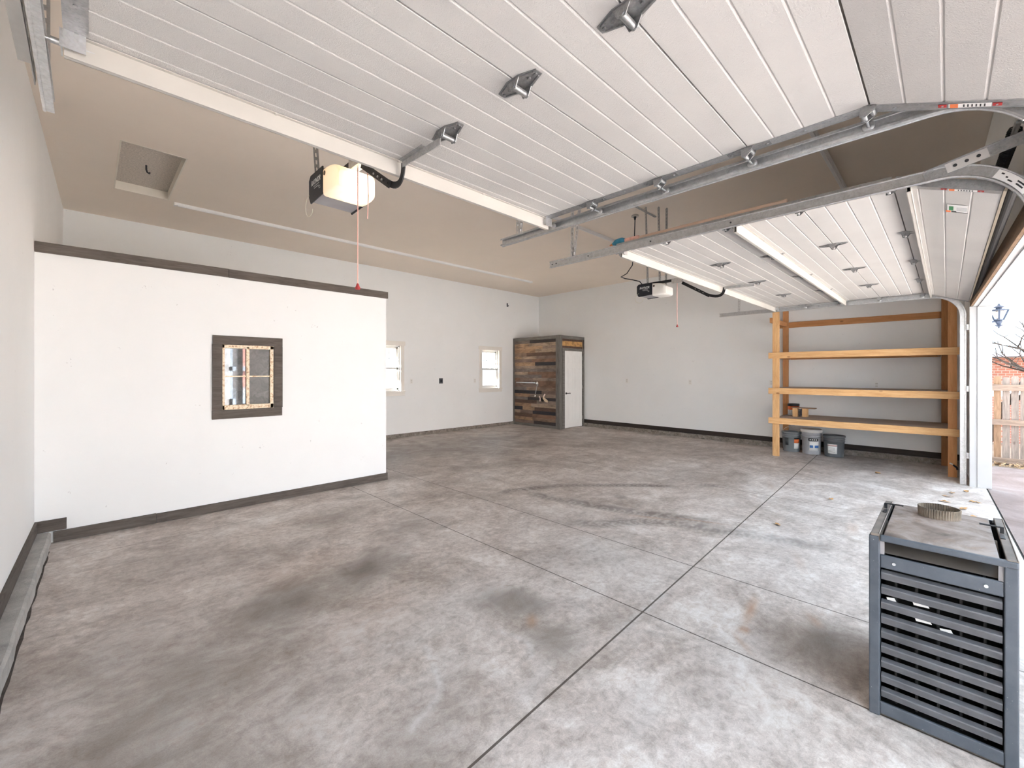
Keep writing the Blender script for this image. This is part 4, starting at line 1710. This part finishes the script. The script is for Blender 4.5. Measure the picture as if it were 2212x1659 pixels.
# things on and under the shelf
can = thing('paint_can', (9.42, 2.02, .676), 'paint can with black lid and orange band on the bottom shelf', 'can')
c = (9.42, 2.02, .676)
b = MB(); b.lathe([(.001, 0), (.092, 0), (.092, .01), (.090, .012), (.090, .10)], c, 28); b.build('body', plain('gray_can_label', (.55, .55, .54), .45, 0, .3, 25), can)
b = MB(); b.lathe([(.0905, .10), (.0905, .165)], c, 28); b.build('band', plain('orange_label', (.72, .13, .02), .45, 0, .2, 20), can)
b = MB(); b.lathe([(.0905, .165), (.094, .167), (.096, .20), (.092, .212), (.080, .212), (.078, .206), (.001, .206)], c, 28); b.build('lid', BLKPL, can)
b = MB(); b.obox((9.335, 1.985, .676 + .13), (.003, .06, .022), (1, .42, 0), (-.42, 1, 0)); b.build('label_mark', STW, can)
for x, y, lab in ((9.10, 1.925, 'left small pine block under a thin board on the bottom shelf'), (9.13, 1.785, 'right small pine block under a thin board on the bottom shelf')):
    b = MB()
    b.box(x - .03, x + .10, y - .037, y + .037, .676, .826)
    tag(b.build('wood_block', pine('z'), None, .003), lab, 'block', 'pine blocks on the bottom shelf')
b = MB()
hx = []
for i in range(90):
    q = i * 2 * math.pi / 15
    hx.append((9.14 + .026 * math.cos(q), 1.856 + .026 * math.sin(q), .684 + .13 * i / 90))
b.tube(hx, .0075, 6)
tag(b.build('coil_spring', plain('dark_spring', (.10, .10, .12), .4, .6)), 'dark coil spring standing between two small pine blocks', 'spring')
b = MB()
b.obox((9.13, 1.80, .834), (.15, .36, .014))
tag(b.build('scrap_board', wood('worn_board_', (.28, .17, .10), (.42, .28, .18), 'y', .2), None, .002), 'thin weathered board resting on two pine blocks on the bottom shelf', 'board')


def bucket(c, r0, r1, h, mat, label, lid=None, handle=None, name='bucket'):
    o = thing(name, c, label, 'bucket')
    b = MB()
    hh = h if lid is None else h - .03
    prof = [(.001, .004), (r0 - .004, .004), (r0, 0), (r0 + .001, .008)]
    f = lambda z: r0 + (r1 - r0) * z / h
    zs = h * .72
    prof += [(f(zs), zs), (f(zs) + .006, zs), (f(zs) + .006, zs + .006), (f(zs), zs + .006), (f(zs) + .002, zs + .034), (f(zs) + .009, zs + .034), (f(zs) + .009, zs + .041), (f(zs), zs + .041)]
    prof += [(f(h) - .002, h - .030), (f(h) + .008, h - .030), (f(h) + .008, h - .010), (f(h) + .006, h), (f(h) - .004, h), (f(h) - .008, h - .02), (r0 - .006, .02), (.001, .02)]
    b.lathe(prof, c, 36)
    b.build('shell', mat, o)
    if lid:
        b = MB()
        R = f(h) + .012
        b.lathe([(R - .002, h - .034), (R, h - .03), (R, h - .016), (R + .004, h - .014), (R + .004, h + .004), (R, h + .006), (R, h + .018), (R - .008, h + .022), (R - .016, h + .012), (.001, h + .012)], c, 36)
        b.build('lid', lid, o)
    if handle is not None:
        b = MB()
        pts = []
        hd, drop = handle
        u = Vector((math.cos(hd), math.sin(hd), 0))
        n = Vector((-math.sin(hd), math.cos(hd), 0))
        R = f(h * .8) + .012
        for i in range(17):
            q = math.pi * i / 16
            pts.append(Vector(c) + Vector((0, 0, h * .80)) + u * (R * math.cos(q)) + (Vector((0, 0, 1)) * math.cos(drop) + n * math.sin(drop)) * (R * 1.05 * math.sin(q)))
        b.tube(pts, .004, 6)
        b.build('bail_handle', plain('wire_bail', (.72, .70, .64), .4, .5), o)
    return o


def wrap(o, mat, name, c, r, a0, a1, z0, z1, taper=0., n=10):
    """label wrapped on the shell of a bucket (angles in degrees)"""
    b = MB()
    vs = []
    for i in range(n + 1):
        q = math.radians(a0 + (a1 - a0) * i / n)
        for z, rr in ((z0, r + taper * z0), (z1, r + taper * z1)):
            vs.append((c[0] + rr * math.cos(q), c[1] + rr * math.sin(q), c[2] + z))
    fs = [(2 * i, 2 * i + 2, 2 * i + 3, 2 * i + 1) for i in range(n)]
    b.add(vs, fs, True)
    ob = b.build(name, mat, o)
    md = ob.modifiers.new('thick', 'SOLIDIFY')
    md.thickness = .001
    md.offset = 0
    return ob


GB1 = plain('gray_bucket_plastic', (.215, .235, .25), .5, 0, .08)
GB2 = plain('pale_gray_bucket', (.42, .43, .45), .5, 0, .12, 10)
GB3 = plain('charcoal_bucket', (.13, .14, .15), .5, 0, .1)
c1, c2, c3 = (9.42, 2.055, 0), (9.36, 1.728, 0), (9.33, 1.392, 0)
k1 = bucket(c1, .130, .150, .365, GB1, 'gray open bucket with raised wire handle, leftmost under the shelf', None, (math.radians(75), .25))
k2 = bucket(c2, .135, .150, .425, GB2, 'pale gray bucket with white lid, in the middle under the shelf', WHITEPL, (math.radians(95), 2.6))
k3 = bucket(c3, .135, .155, .370, GB3, 'charcoal open bucket with white label, rightmost under the shelf', None, None)
tp = .02 / .365
base = 192                    # direction from a bucket toward the camera
wrap(k1, STW, 'label', c1, .1315, base + 18, base + 58, .06, .165, tp)
wrap(k1, STO, 'label_band', c1, .1316, base + 18, base + 58, .165, .235, tp)
wrap(k1, STK, 'label_band', c1, .1316, base + 18, base + 58, .235, .265, tp)
wrap(k1, plain('dark_oval', (.06, .065, .07), .5), 'emblem', c1, .1316, base - 42, base - 18, .12, .25, tp)
wrap(k2, STW, 'label', c2, .1365, base - 15, base + 45, .07, .235, .015 / .425)
wrap(k2, plain('label_blue', (.05, .16, .42), .5), 'label_band', c2, .1372, base - 12, base + 8, .12, .165, .015 / .425)
wrap(k2, plain('label_blue', (.05, .16, .42), .5), 'label_band', c2, .1372, base + 18, base + 45, .12, .165, .015 / .425)
wrap(k2, STK, 'emblem', c2, .1372, base - 20, base + 40, .245, .29, .015 / .425)
for k in range(4):
    wrap(k2, STW, 'emblem_mark', c2, .1380, base - 12 + 12 * k, base - 5 + 12 * k, .256, .279, .015 / .425)
wrap(k3, STW, 'label', c3, .1365, base - 42, base + 14, .06, .225, .02 / .37)
wrap(k3, plain('label_rose', (.62, .42, .40), .5), 'label_band', c3, .1372, base - 42, base + 14, .19, .215, .02 / .37)
for k in range(4):
    wrap(k3, plain('sticker_gray', (.45, .45, .45), .5), 'label_print', c3, .1372, base - 36, base + 2, .09 + .022 * k, .097 + .022 * k, .02 / .37)

# ------------------------------------------------------------------ the gray unit heater in the foreground
g = G('slate_blue_enamel')
v = g.coords()
n = g.noise(v, 9, 6, .65)
fl = g.noise(v, 130, 2)
c = g.ramp(n, [(.3, (.070, .082, .100)), (.7, (.105, .120, .142))])
c = g.mix(g.math('GREATER_THAN', fl, .74), c, (.30, .30, .30))
g.out(c, .45, .25, .45)
SLATE = g.m
g = G('dusty_rusted_top')
v = g.coords()
n = g.noise(v, 5, 7, .7, .8)
n2 = g.noise(v, 16, 6, .7)
c = g.ramp(n, [(.30, (.075, .05, .038)), (.45, (.20, .155, .13)), (.60, (.34, .285, .26)), (.75, (.29, .295, .32))])
c = g.mix(g.ramp(n2, [(.55, (0, 0, 0)), (.75, (.6, .6, .6))]), c, (.22, .13, .07))
g.out(c, .55, .2, .4)
DUSTY = g.m
HXa, HXb, HYa, HYb, HZ = 2.397, 3.050, -.185, .236, .776
ht = thing('unit_heater', ((HXa + HXb) / 2, (HYa + HYb) / 2, 0), 'slate gray louvered unit heater standing on the floor at lower right', 'heater')
pw = .036
for y in (HYa, HYb - pw):
    for x, dpt in ((HXa, .05), (HXb - .05, .05)):
        b = MB()
        b.box(x, x + dpt, y, y + pw, 0, HZ - .012)
        b.build('corner_post', SLATE, ht, .004)
# side panels
for y0, y1 in ((HYa + .004, HYa + .010), (HYb - .010, HYb - .004)):
    b = MB()
    b.box(HXa + .05, HXb - .05, y0, y1, .02, HZ - .012)
    b.build('side_panel', SLATE, ht)
b = MB()
b.box(HXb - .012, HXb - .006, HYa + pw, HYb - pw, .02, HZ - .012)
b.build('back_panel', SLATE, ht)
# top: recessed plate between two raised channels
b = MB()
b.box(HXa + .012, HXb - .004, HYa + pw + .010, HYb - pw - .010, HZ - .016, HZ - .008)
b.build('top_panel', DUSTY, ht, .002)
for y in (HYa, HYb - pw):
    b = MB()
    b.box(HXa, HXb, y, y + pw - .006, HZ - .012, HZ)
    b.box(HXa, HXb, y, y + .004, HZ - .03, HZ + .003)
    b.build('top_channel', plain('dusty_channel', (.17, .145, .125), .6, .2, .3, 14), ht, .002)
b = MB()
b.box(HXa - .006, HXa + .016, HYa + .0, HYb - pw - .0, HZ - .030, HZ - .004)
b.build('front_lip', SLATE, ht, .006, 3)
# open slot under the lip: inner sloped sheet and side cheeks
b = MB()
b.prism([(HXa + .03, .690), (HXa + .035, .690), (HXa + .32, HZ - .02), (HXa + .315, HZ - .02)], (0, HYa + pw, 0), (1, 0, 0), (0, 0, 1), (0, HYb - HYa - 2 * pw, 0))
b.build('baffle', plain('dusty_baffle', (.15, .135, .12), .7), ht)
for y in (HYa + pw, HYb - pw - .014):
    b = MB()
    b.box(HXa + .012, HXa + .02, y, y + .014, .686, .752)
    b.build('cheek', plain('pale_gray_metal', (.32, .31, .32), .5, .2), ht)
b = MB()
b.box(HXa + .004, HXa + .018, HYa + pw, HYb - pw, .632, .688)
fr = b.build('front_rail', SLATE, ht, .005, 3)
for y in (HYb - pw - .045, HYa + pw + .045):
    b = MB()
    b.cyl((HXa - .002, y, .660), .006, .006, 'x', 12)
    b.build('screw', plain('bright_screw', (.75, .75, .75), .3, .6), fr)
# tilted louver blades
for k in range(9):
    zt = .617 - .0625 * k
    if zt - .05 < .02:
        break
    b = MB()
    prof = [(HXa + .024, zt + .001), (HXa + .006, zt - .005), (HXa + .005, zt - .008), (HXa + .012, zt - .033), (HXa + .010, zt - .034), (HXa + .0025, zt - .008), (HXa + .004, zt - .003), (HXa + .024, zt + .0035)]
    b.prism(prof, (0, HYa + pw + .004, 0), (1, 0, 0), (0, 0, 1), (0, HYb - HYa - 2 * pw - .008, 0))
    b.build('louver', plain('dusty_slate', (.115, .118, .128), .5, .25, .25, 8), ht)
b = MB()
b.box(HXa + .002, HXa + .016, HYa + pw, HYb - pw, .012, .062)
b.build('bottom_rail', SLATE, ht, .004)
# inner dark tubes seen through the louvers
for k in range(5):
    y = HYa + pw + .045 + k * .064
    b = MB()
    b.box(HXa + .055, HXa + .30, y - .004, y + .004, .05, .66)
    b.build('heat_exchanger_fin', plain('dark_inner_steel', (.035, .033, .032), .6, .4), ht)
b = MB()
b.box(HXa + .34, HXa + .345, HYa + .03, HYb - .03, .02, .68)
b.build('inner_panel', plain('dark_inner_steel', (.035, .033, .032), .6, .4), ht)
b = MB()
b.box(HXa + .01, HXb - .01, HYa + .01, HYb - .01, .010, .020)
b.build('base_pan', plain('dark_inner_steel', (.035, .033, .032), .6, .4), ht)
for y, z, s in ((.075, .515, .026), (.165, .500, .016), (.068, .452, .026), (.0, .434, .020)):
    b = MB()
    b.prism([(-s, -s * .4), (s * .8, -s * .5), (s, s * .2), (-s * .6, s * .45)], (HXa + .030, y, z), (0, 1, 0), (0, 0, 1), (.001, 0, 0))
    b.build('insulation_scrap', STW, ht)
# flue collar
cx, cy = 2.925, .026
b = MB()
vs, fs = [], []
n = 96
for i in range(n):
    q = 2 * math.pi * i / n
    w_ = .0022 if i % 2 else -.0022
    for r, z in ((.074 + w_ * .2, HZ - .008), (.074 + w_, HZ + .036), (.071 + w_, HZ + .036), (.071 + w_ * .2, HZ - .008)):
        vs.append((cx + r * math.cos(q), cy + r * math.sin(q), z))
for i in range(n):
    j = (i + 1) % n
    for k in range(3):
        fs.append((i * 4 + k, j * 4 + k, j * 4 + k + 1, i * 4 + k + 1))
b.add(vs, fs, False)
fc = b.build('flue_collar', plain('oxidised_tin', (.22, .185, .145), .55, .45, .3, 20), ht)
b = MB()
b.cyl((cx, cy, HZ - .0085), .071, .002, 'z', 32)
b.build('flue_floor', plain('dark_rust', (.05, .035, .028), .9), fc)
# hanger brackets
for s, y in ((1, HYb - pw * .6), (-1, HYa + pw * .6)):
    b = MB()
    x = 2.90 if s > 0 else 2.80
    for o_ in (0, .010):
        b.bar((x + o_, y, HZ + .018), (x + .004 + o_, y - s * .062, HZ + .018), .004, .004)
    b.bar((x, y + s * .004, HZ + .020), (x - .03, y + s * .002, HZ - .004), .012, .004)
    b.bar((x - .03, y, HZ - .002), (x - .12, y, HZ + .002), .014, .003)
    b.build('hanger_bracket', BLACK, ht)

# ------------------------------------------------------------------ dry leaves blown in over the sill
g = plain('dry_leaf_tan', (.42, .24, .10), .8, 0, .3, 40)
LV = [((8.169, .70), 'dry leaf on the floor in front of the shelving'), ((6.105, .939), 'pale dry leaf in the open floor beyond the heater'), ((7.453, -.043), 'dry leaf nearest the white jamb on the garage floor'),
      ((7.223, -.008), 'dry leaf on the floor left of the one nearest the jamb'), ((7.70, -.17), 'dry leaf at the foot of the white jamb'), ((7.12, -.225), 'curled dark dry leaf by the floor joint outside'),
      ((6.683, -.129), 'dry leaf on the floor just past the flue collar'), ((4.717, 1.141), 'lone reddish dry leaf in the middle of the floor'), ((6.9, .02), 'crumpled dry leaf left of the floor joint behind the heater'),
      ((6.35, -.20), 'faint dry leaf close to the joint on the right'), ((5.95, -.15), 'tan dry leaf nearest the heater on the joint side')]
rl = random.Random(5)
for (x, y), lab in LV:
    b = MB()
    a = rl.uniform(0, 6.28)
    s = rl.uniform(.035, .055)
    prof = [(-1, 0), (-.6, .35), (-.1, .55), (.2, .35), (.5, .45), (1, 0), (.5, -.40), (.15, -.30), (-.2, -.5), (-.65, -.3)]
    vs = [(0, 0, .010)]
    for p, q in prof:
        X_, Y_ = p * s, q * s
        vs.append((X_ * math.cos(a) - Y_ * math.sin(a), X_ * math.sin(a) + Y_ * math.cos(a), .004 + rl.uniform(.0, .014)))
    vs = [(px_ + x, py_ + y, pz_) for px_, py_, pz_ in vs]
    nn = len(prof)
    b.add(vs, [(0, 1 + i, 1 + (i + 1) % nn) for i in range(nn)], False)
    o = b.build('dry_leaf', g)
    md = o.modifiers.new('thick', 'SOLIDIFY')
    md.thickness = .0012
    tag(o, lab, 'leaf', 'dry leaves on the garage floor')

# leaf litter along the fence: uncountable
b = MB()
for i in range(1400):
    x, y = rl.uniform(10.14, 10.515), rl.uniform(-5.0, -.25)
    a, s = rl.uniform(0, 6.28), rl.uniform(.018, .04)
    z = rl.uniform(-.03, .02 + .03 * (x - 10.14) / .42)
    t1 = rl.uniform(-.5, .5)
    vs = []
    for p, q in ((-1, 0), (0, .5), (1, 0), (0, -.5)):
        vs.append((x + s * (p * math.cos(a) - q * math.sin(a)), y + s * (p * math.sin(a) + q * math.cos(a)), z + s * p * t1 + .006))
    b.add(vs, [(0, 1, 2, 3)])
tag(b.build('leaf_litter', plain('leaf_litter_brown', (.36, .24, .13), .85, 0, .5, 9)), 'drift of dry brown leaves along the foot of the wood fence', 'leaves', None, 'stuff')

# ------------------------------------------------------------------ fence
fn = thing('wood_fence', (10.6, -1.5, -.04), 'weathered dog-ear wood picket fence beyond the driveway', 'fence')
FW = [wood('fence_gray_', (.16, .13, .11), (.34, .28, .24), 'z', .5, .85), wood('fence_brown_', (.20, .12, .07), (.38, .24, .15), 'z', .5, .85)]
for k in range(46):
    y = -.30 - k * .0945
    h = 1.405 + rl.uniform(-.015, .015)
    b = MB()
    w_ = .040
    b.prism([(-w_, -.06), (w_, -.06), (w_, h - .02), (w_ * .6, h), (-w_ * .6, h), (-w_, h - .02)], (10.60, y, 0), (0, 1, 0), (0, 0, 1), (.016, 0, 0))
    b.build('picket', FW[k % 2 if k % 5 else 0], fn)
for z0, z1, m in ((1.170, 1.275, 0), (.615, .705, 1), (-.01, .085, 0)):
    b = MB()
    b.box(10.56, 10.60, -4.7, -.1, z0, z1)
    b.build('fence_rail', wood('fence_rail_', (.18, .13, .10), (.36, .27, .21), 'y', .4, .85), fn, .003)
b = MB()
b.box(10.617, 10.70, -.2, -.1, -.06, 1.45)
b.build('fence_post', FW[0], fn)

# ------------------------------------------------------------------ coach lamp outside
lx, ly = 8.62, fy(8.62) - .16
la = thing('wall_lantern', (lx, ly, 2.16), 'blue-gray coach lantern on a bracket outside, right of the white jamb', 'lamp')
LM = plain('lantern_blue_gray', (.035, .047, .075), .55, .2, .1)
b = MB(); b.box(lx - .035, lx + .035, ly - .014, ly, 2.10, 2.235); b.build('back_plate', LM, la, .005)
b = MB(); b.tube([(lx, ly - .01, 2.16), (lx, ly - .04, 2.145), (lx, ly - .075, 2.15), (lx, ly - .105, 2.15)], [.022, .012, .010, .014], 10); b.build('bracket_arm', LM, la)
cy = ly - .105
b = MB(); b.lathe([(.001, 2.055), (.008, 2.06), (.010, 2.075), (.034, 2.09), (.040, 2.10), (.018, 2.105), (.030, 2.125), (.034, 2.145), (.030, 2.165), (.001, 2.165)], (lx, cy, 0), 16); b.build('finial', LM, la)
b = MB(); b.lathe([(.085, 2.298), (.088, 2.304), (.030, 2.316), (.028, 2.325), (.052, 2.335), (.050, 2.342), (.016, 2.362), (.006, 2.385), (.001, 2.39)], (lx, cy, 0), 4); b.build('roof', LM, la)
b = MB()
for q in range(4):
    a = q * math.pi / 2
    b.bar((lx + .040 * math.cos(a), cy + .040 * math.sin(a), 2.165), (lx + .086 * math.cos(a), cy + .086 * math.sin(a), 2.30), .018, .018)
    a2 = a + math.pi / 2
    b.bar((lx + .086 * math.cos(a), cy + .086 * math.sin(a), 2.298), (lx + .086 * math.cos(a2), cy + .086 * math.sin(a2), 2.298), .016, .016)
    b.bar((lx + .040 * math.cos(a), cy + .040 * math.sin(a), 2.168), (lx + .040 * math.cos(a2), cy + .040 * math.sin(a2), 2.168), .016, .016)
b.build('cage', LM, la)
b = MB()
for q in range(4):
    a, a2 = q * math.pi / 2, (q + 1) * math.pi / 2
    vs = [(lx + .040 * math.cos(a), cy + .040 * math.sin(a), 2.168), (lx + .040 * math.cos(a2), cy + .040 * math.sin(a2), 2.168), (lx + .086 * math.cos(a2), cy + .086 * math.sin(a2), 2.298), (lx + .086 * math.cos(a), cy + .086 * math.sin(a), 2.298)]
    b.add(vs, [(0, 1, 2, 3)])
b.build('pane', glass('lantern_glass', (.93, .95, .97), .08), la)
b = MB(); b.lathe([(.001, 2.17), (.018, 2.175), (.022, 2.20), (.040, 2.25), (.036, 2.275), (.018, 2.292), (.001, 2.295)], (lx, cy, 0), 14); b.build('bulb', plain('frosted_bulb', (.62, .52, .44), .5), la)

# ------------------------------------------------------------------ neighbours, trees
def brick_mat():
    g = G('pink_brick')
    v = g.coords('Object', (1, 1, 1))
    sp = g.node('ShaderNodeSeparateXYZ')
    g.link(v, sp.inputs[0])
    cb = g.node('ShaderNodeCombineXYZ')
    g.link(sp.outputs[1], cb.inputs[0])
    g.link(sp.outputs[2], cb.inputs[1])
    br = g.node('ShaderNodeTexBrick')
    g.link(cb.outputs[0], br.inputs['Vector'])
    br.inputs['Color1'].default_value = (.55, .24, .17, 1)
    br.inputs['Color2'].default_value = (.45, .19, .14, 1)
    br.inputs['Mortar'].default_value = (.68, .60, .54, 1)
    br.inputs['Scale'].default_value = 4.5
    g.out(br.outputs['Color'], .85, 0, .2)
    return g.m


BRK = brick_mat()
sd = thing('brick_outbuilding', (14.5, -2, -.1), 'low brick building with a blue-gray eave beyond the fence', 'building')
b = MB(); b.box(14.0, 16.0, -7, 3, -.1, 1.83); b.build('brick_wall', BRK, sd)
b = MB(); b.box(13.2, 16.2, -7.2, 3.2, 1.795, 1.86); b.build('eave', plain('eave_blue_gray', (.014, .018, .032), .6), sd)  # overhang deepened to put the brick in shade


def tree(name, base, h, seed, mat, leaf=None, lean=(0, 0), lv=5, label='', cat='tree', nleaf=0, r0=.09):
    r = random.Random(seed)
    o = thing(name, base, label, cat)
    b, tips = MB(), []

    def grow(p, d, L, rad, k):
        q = p + d * L
        mid = (p + q) / 2 + Vector((r.uniform(-1, 1), r.uniform(-1, 1), r.uniform(-1, 1))) * L * .06
        b.tube([p, mid, q], [rad, rad * .85, rad * .68], 6 if k > 2 else 4, False)
        tips.append((q, k))
        if k == 0:
            return
        for _ in range(r.choice((2, 3, 3)) if k > 1 else 2):
            nd_ = (d + Vector((r.uniform(-.9, .9), r.uniform(-.9, .9), r.uniform(-.35, .6)))).normalized()
            grow(q, nd_, L * r.uniform(.62, .85), rad * .62, k - 1)

    grow(Vector(base), Vector((lean[0], lean[1], 1)).normalized(), h * .28, r0, lv)
    b.build('branches', mat, o)
    if leaf and nleaf:
        lb = MB()
        t2 = [t for t in tips if t[1] < 3]
        for i in range(nleaf):
            q, _ = r.choice(t2)
            c = q + Vector((r.gauss(0, .22), r.gauss(0, .22), r.gauss(0, .22)))
            u = Vector((r.uniform(-1, 1), r.uniform(-1, 1), r.uniform(-1, 1))).normalized()
            w_ = u.orthogonal().normalized()
            s = r.uniform(.04, .08)
            lb.add([c - u * s, c + w_ * s * .5, c + u * s, c - w_ * s * .5], [(0, 1, 2, 3)])
        tag(lb.build('leaves', leaf, o), kind='stuff')
    return o


BARK = plain('gray_bark', (.06, .045, .035), .9, 0, .3, 12)
tree('bare_tree', (11.9, -.42, -.08), 3.5, 4, BARK, None, (-.08, -.30), 5, 'bare branching tree between the wood fence and the brick building', 'tree', 0, .075)
LEAFB = plain('tan_foliage', (.17, .11, .06), .8, 0, .4, 3)
LEAFG = plain('green_foliage', (.05, .06, .03), .8, 0, .4, 3)
tree('leafy_tree', (5.6, 15.5, -.08), 5.0, 8, BARK, LEAFB, (0, 0), 5, 'tan-leaved tree outside the partly hidden back window', 'tree', 3500)
tree('leafy_tree', (13.4, 16.5, -.08), 5.2, 9, BARK, LEAFG, (0, 0), 5, 'tree with sparse leaves outside the back window by the closet', 'tree', 3000)
b = MB()
b.box(-2, 26, 18.5, 18.6, -.1, 1.25)
for k in range(5):
    b.box(-2, 26, 18.485, 18.5, .05 + .24 * k, .07 + .24 * k)
tag(b.build('yard_fence', plain('white_fence', (.80, .78, .75), .6)), 'pale low board fence seen through the back windows', 'fence')

# house across the drive, seen mirrored in the salvaged window
hs = thing('neighbour_house', (3.6, -9.0, -.05), 'house across the drive, mirrored in the salvaged partition window', 'house')
b = MB(); b.box(-3.0, 9.5, -9.6, -9.0, -.05, 4.2); b.build('siding', plain('pale_siding', (.52, .50, .49), .7), hs)
b = MB()
for a, c, z0, z1 in ((3.95, 4.05, .2, 3.2), (4.62, 4.72, .2, 3.2), (3.95, 4.72, 3.1, 3.2), (3.95, 4.72, 1.55, 1.72), (3.95, 4.72, .2, .45)):
    b.box(a, c, -9.0, -8.9, z0, z1)
b.build('window_frame', plain('house_blue_trim', (.46, .54, .62), .6), hs)
b = MB(); b.box(4.30, 4.62, -8.98, -8.95, .9, 2.9); b.build('red_panel', plain('house_red', (.62, .30, .25), .7), hs)
b = MB(); b.box(4.05, 4.62, -8.985, -8.955, -.05, .9); b.build('gray_base', plain('house_gray', (.5, .53, .56), .7), hs)

hw = thing('shade_block', (-5.5, -5.5, -.05), 'added unseen block left of the garage doors, shading the drive', 'house')  # added out of view: shades the drive, its pale side bounces light
b = MB(); b.box(-9.0, -2.6, -6.2, -1.3, -.05, 4.2); b.build('siding', plain('shade_block_white', (.84, .83, .81), .7), hw)
b = MB(); b.prism([(-9.4, 4.2), (-2.2, 4.2), (-5.8, 6.0)], (0, -6.5, 0), (1, 0, 0), (0, 0, 1), (0, 5.5, 0)); b.build('roof', plain('shade_block_top', (.16, .14, .13), .9), hw)
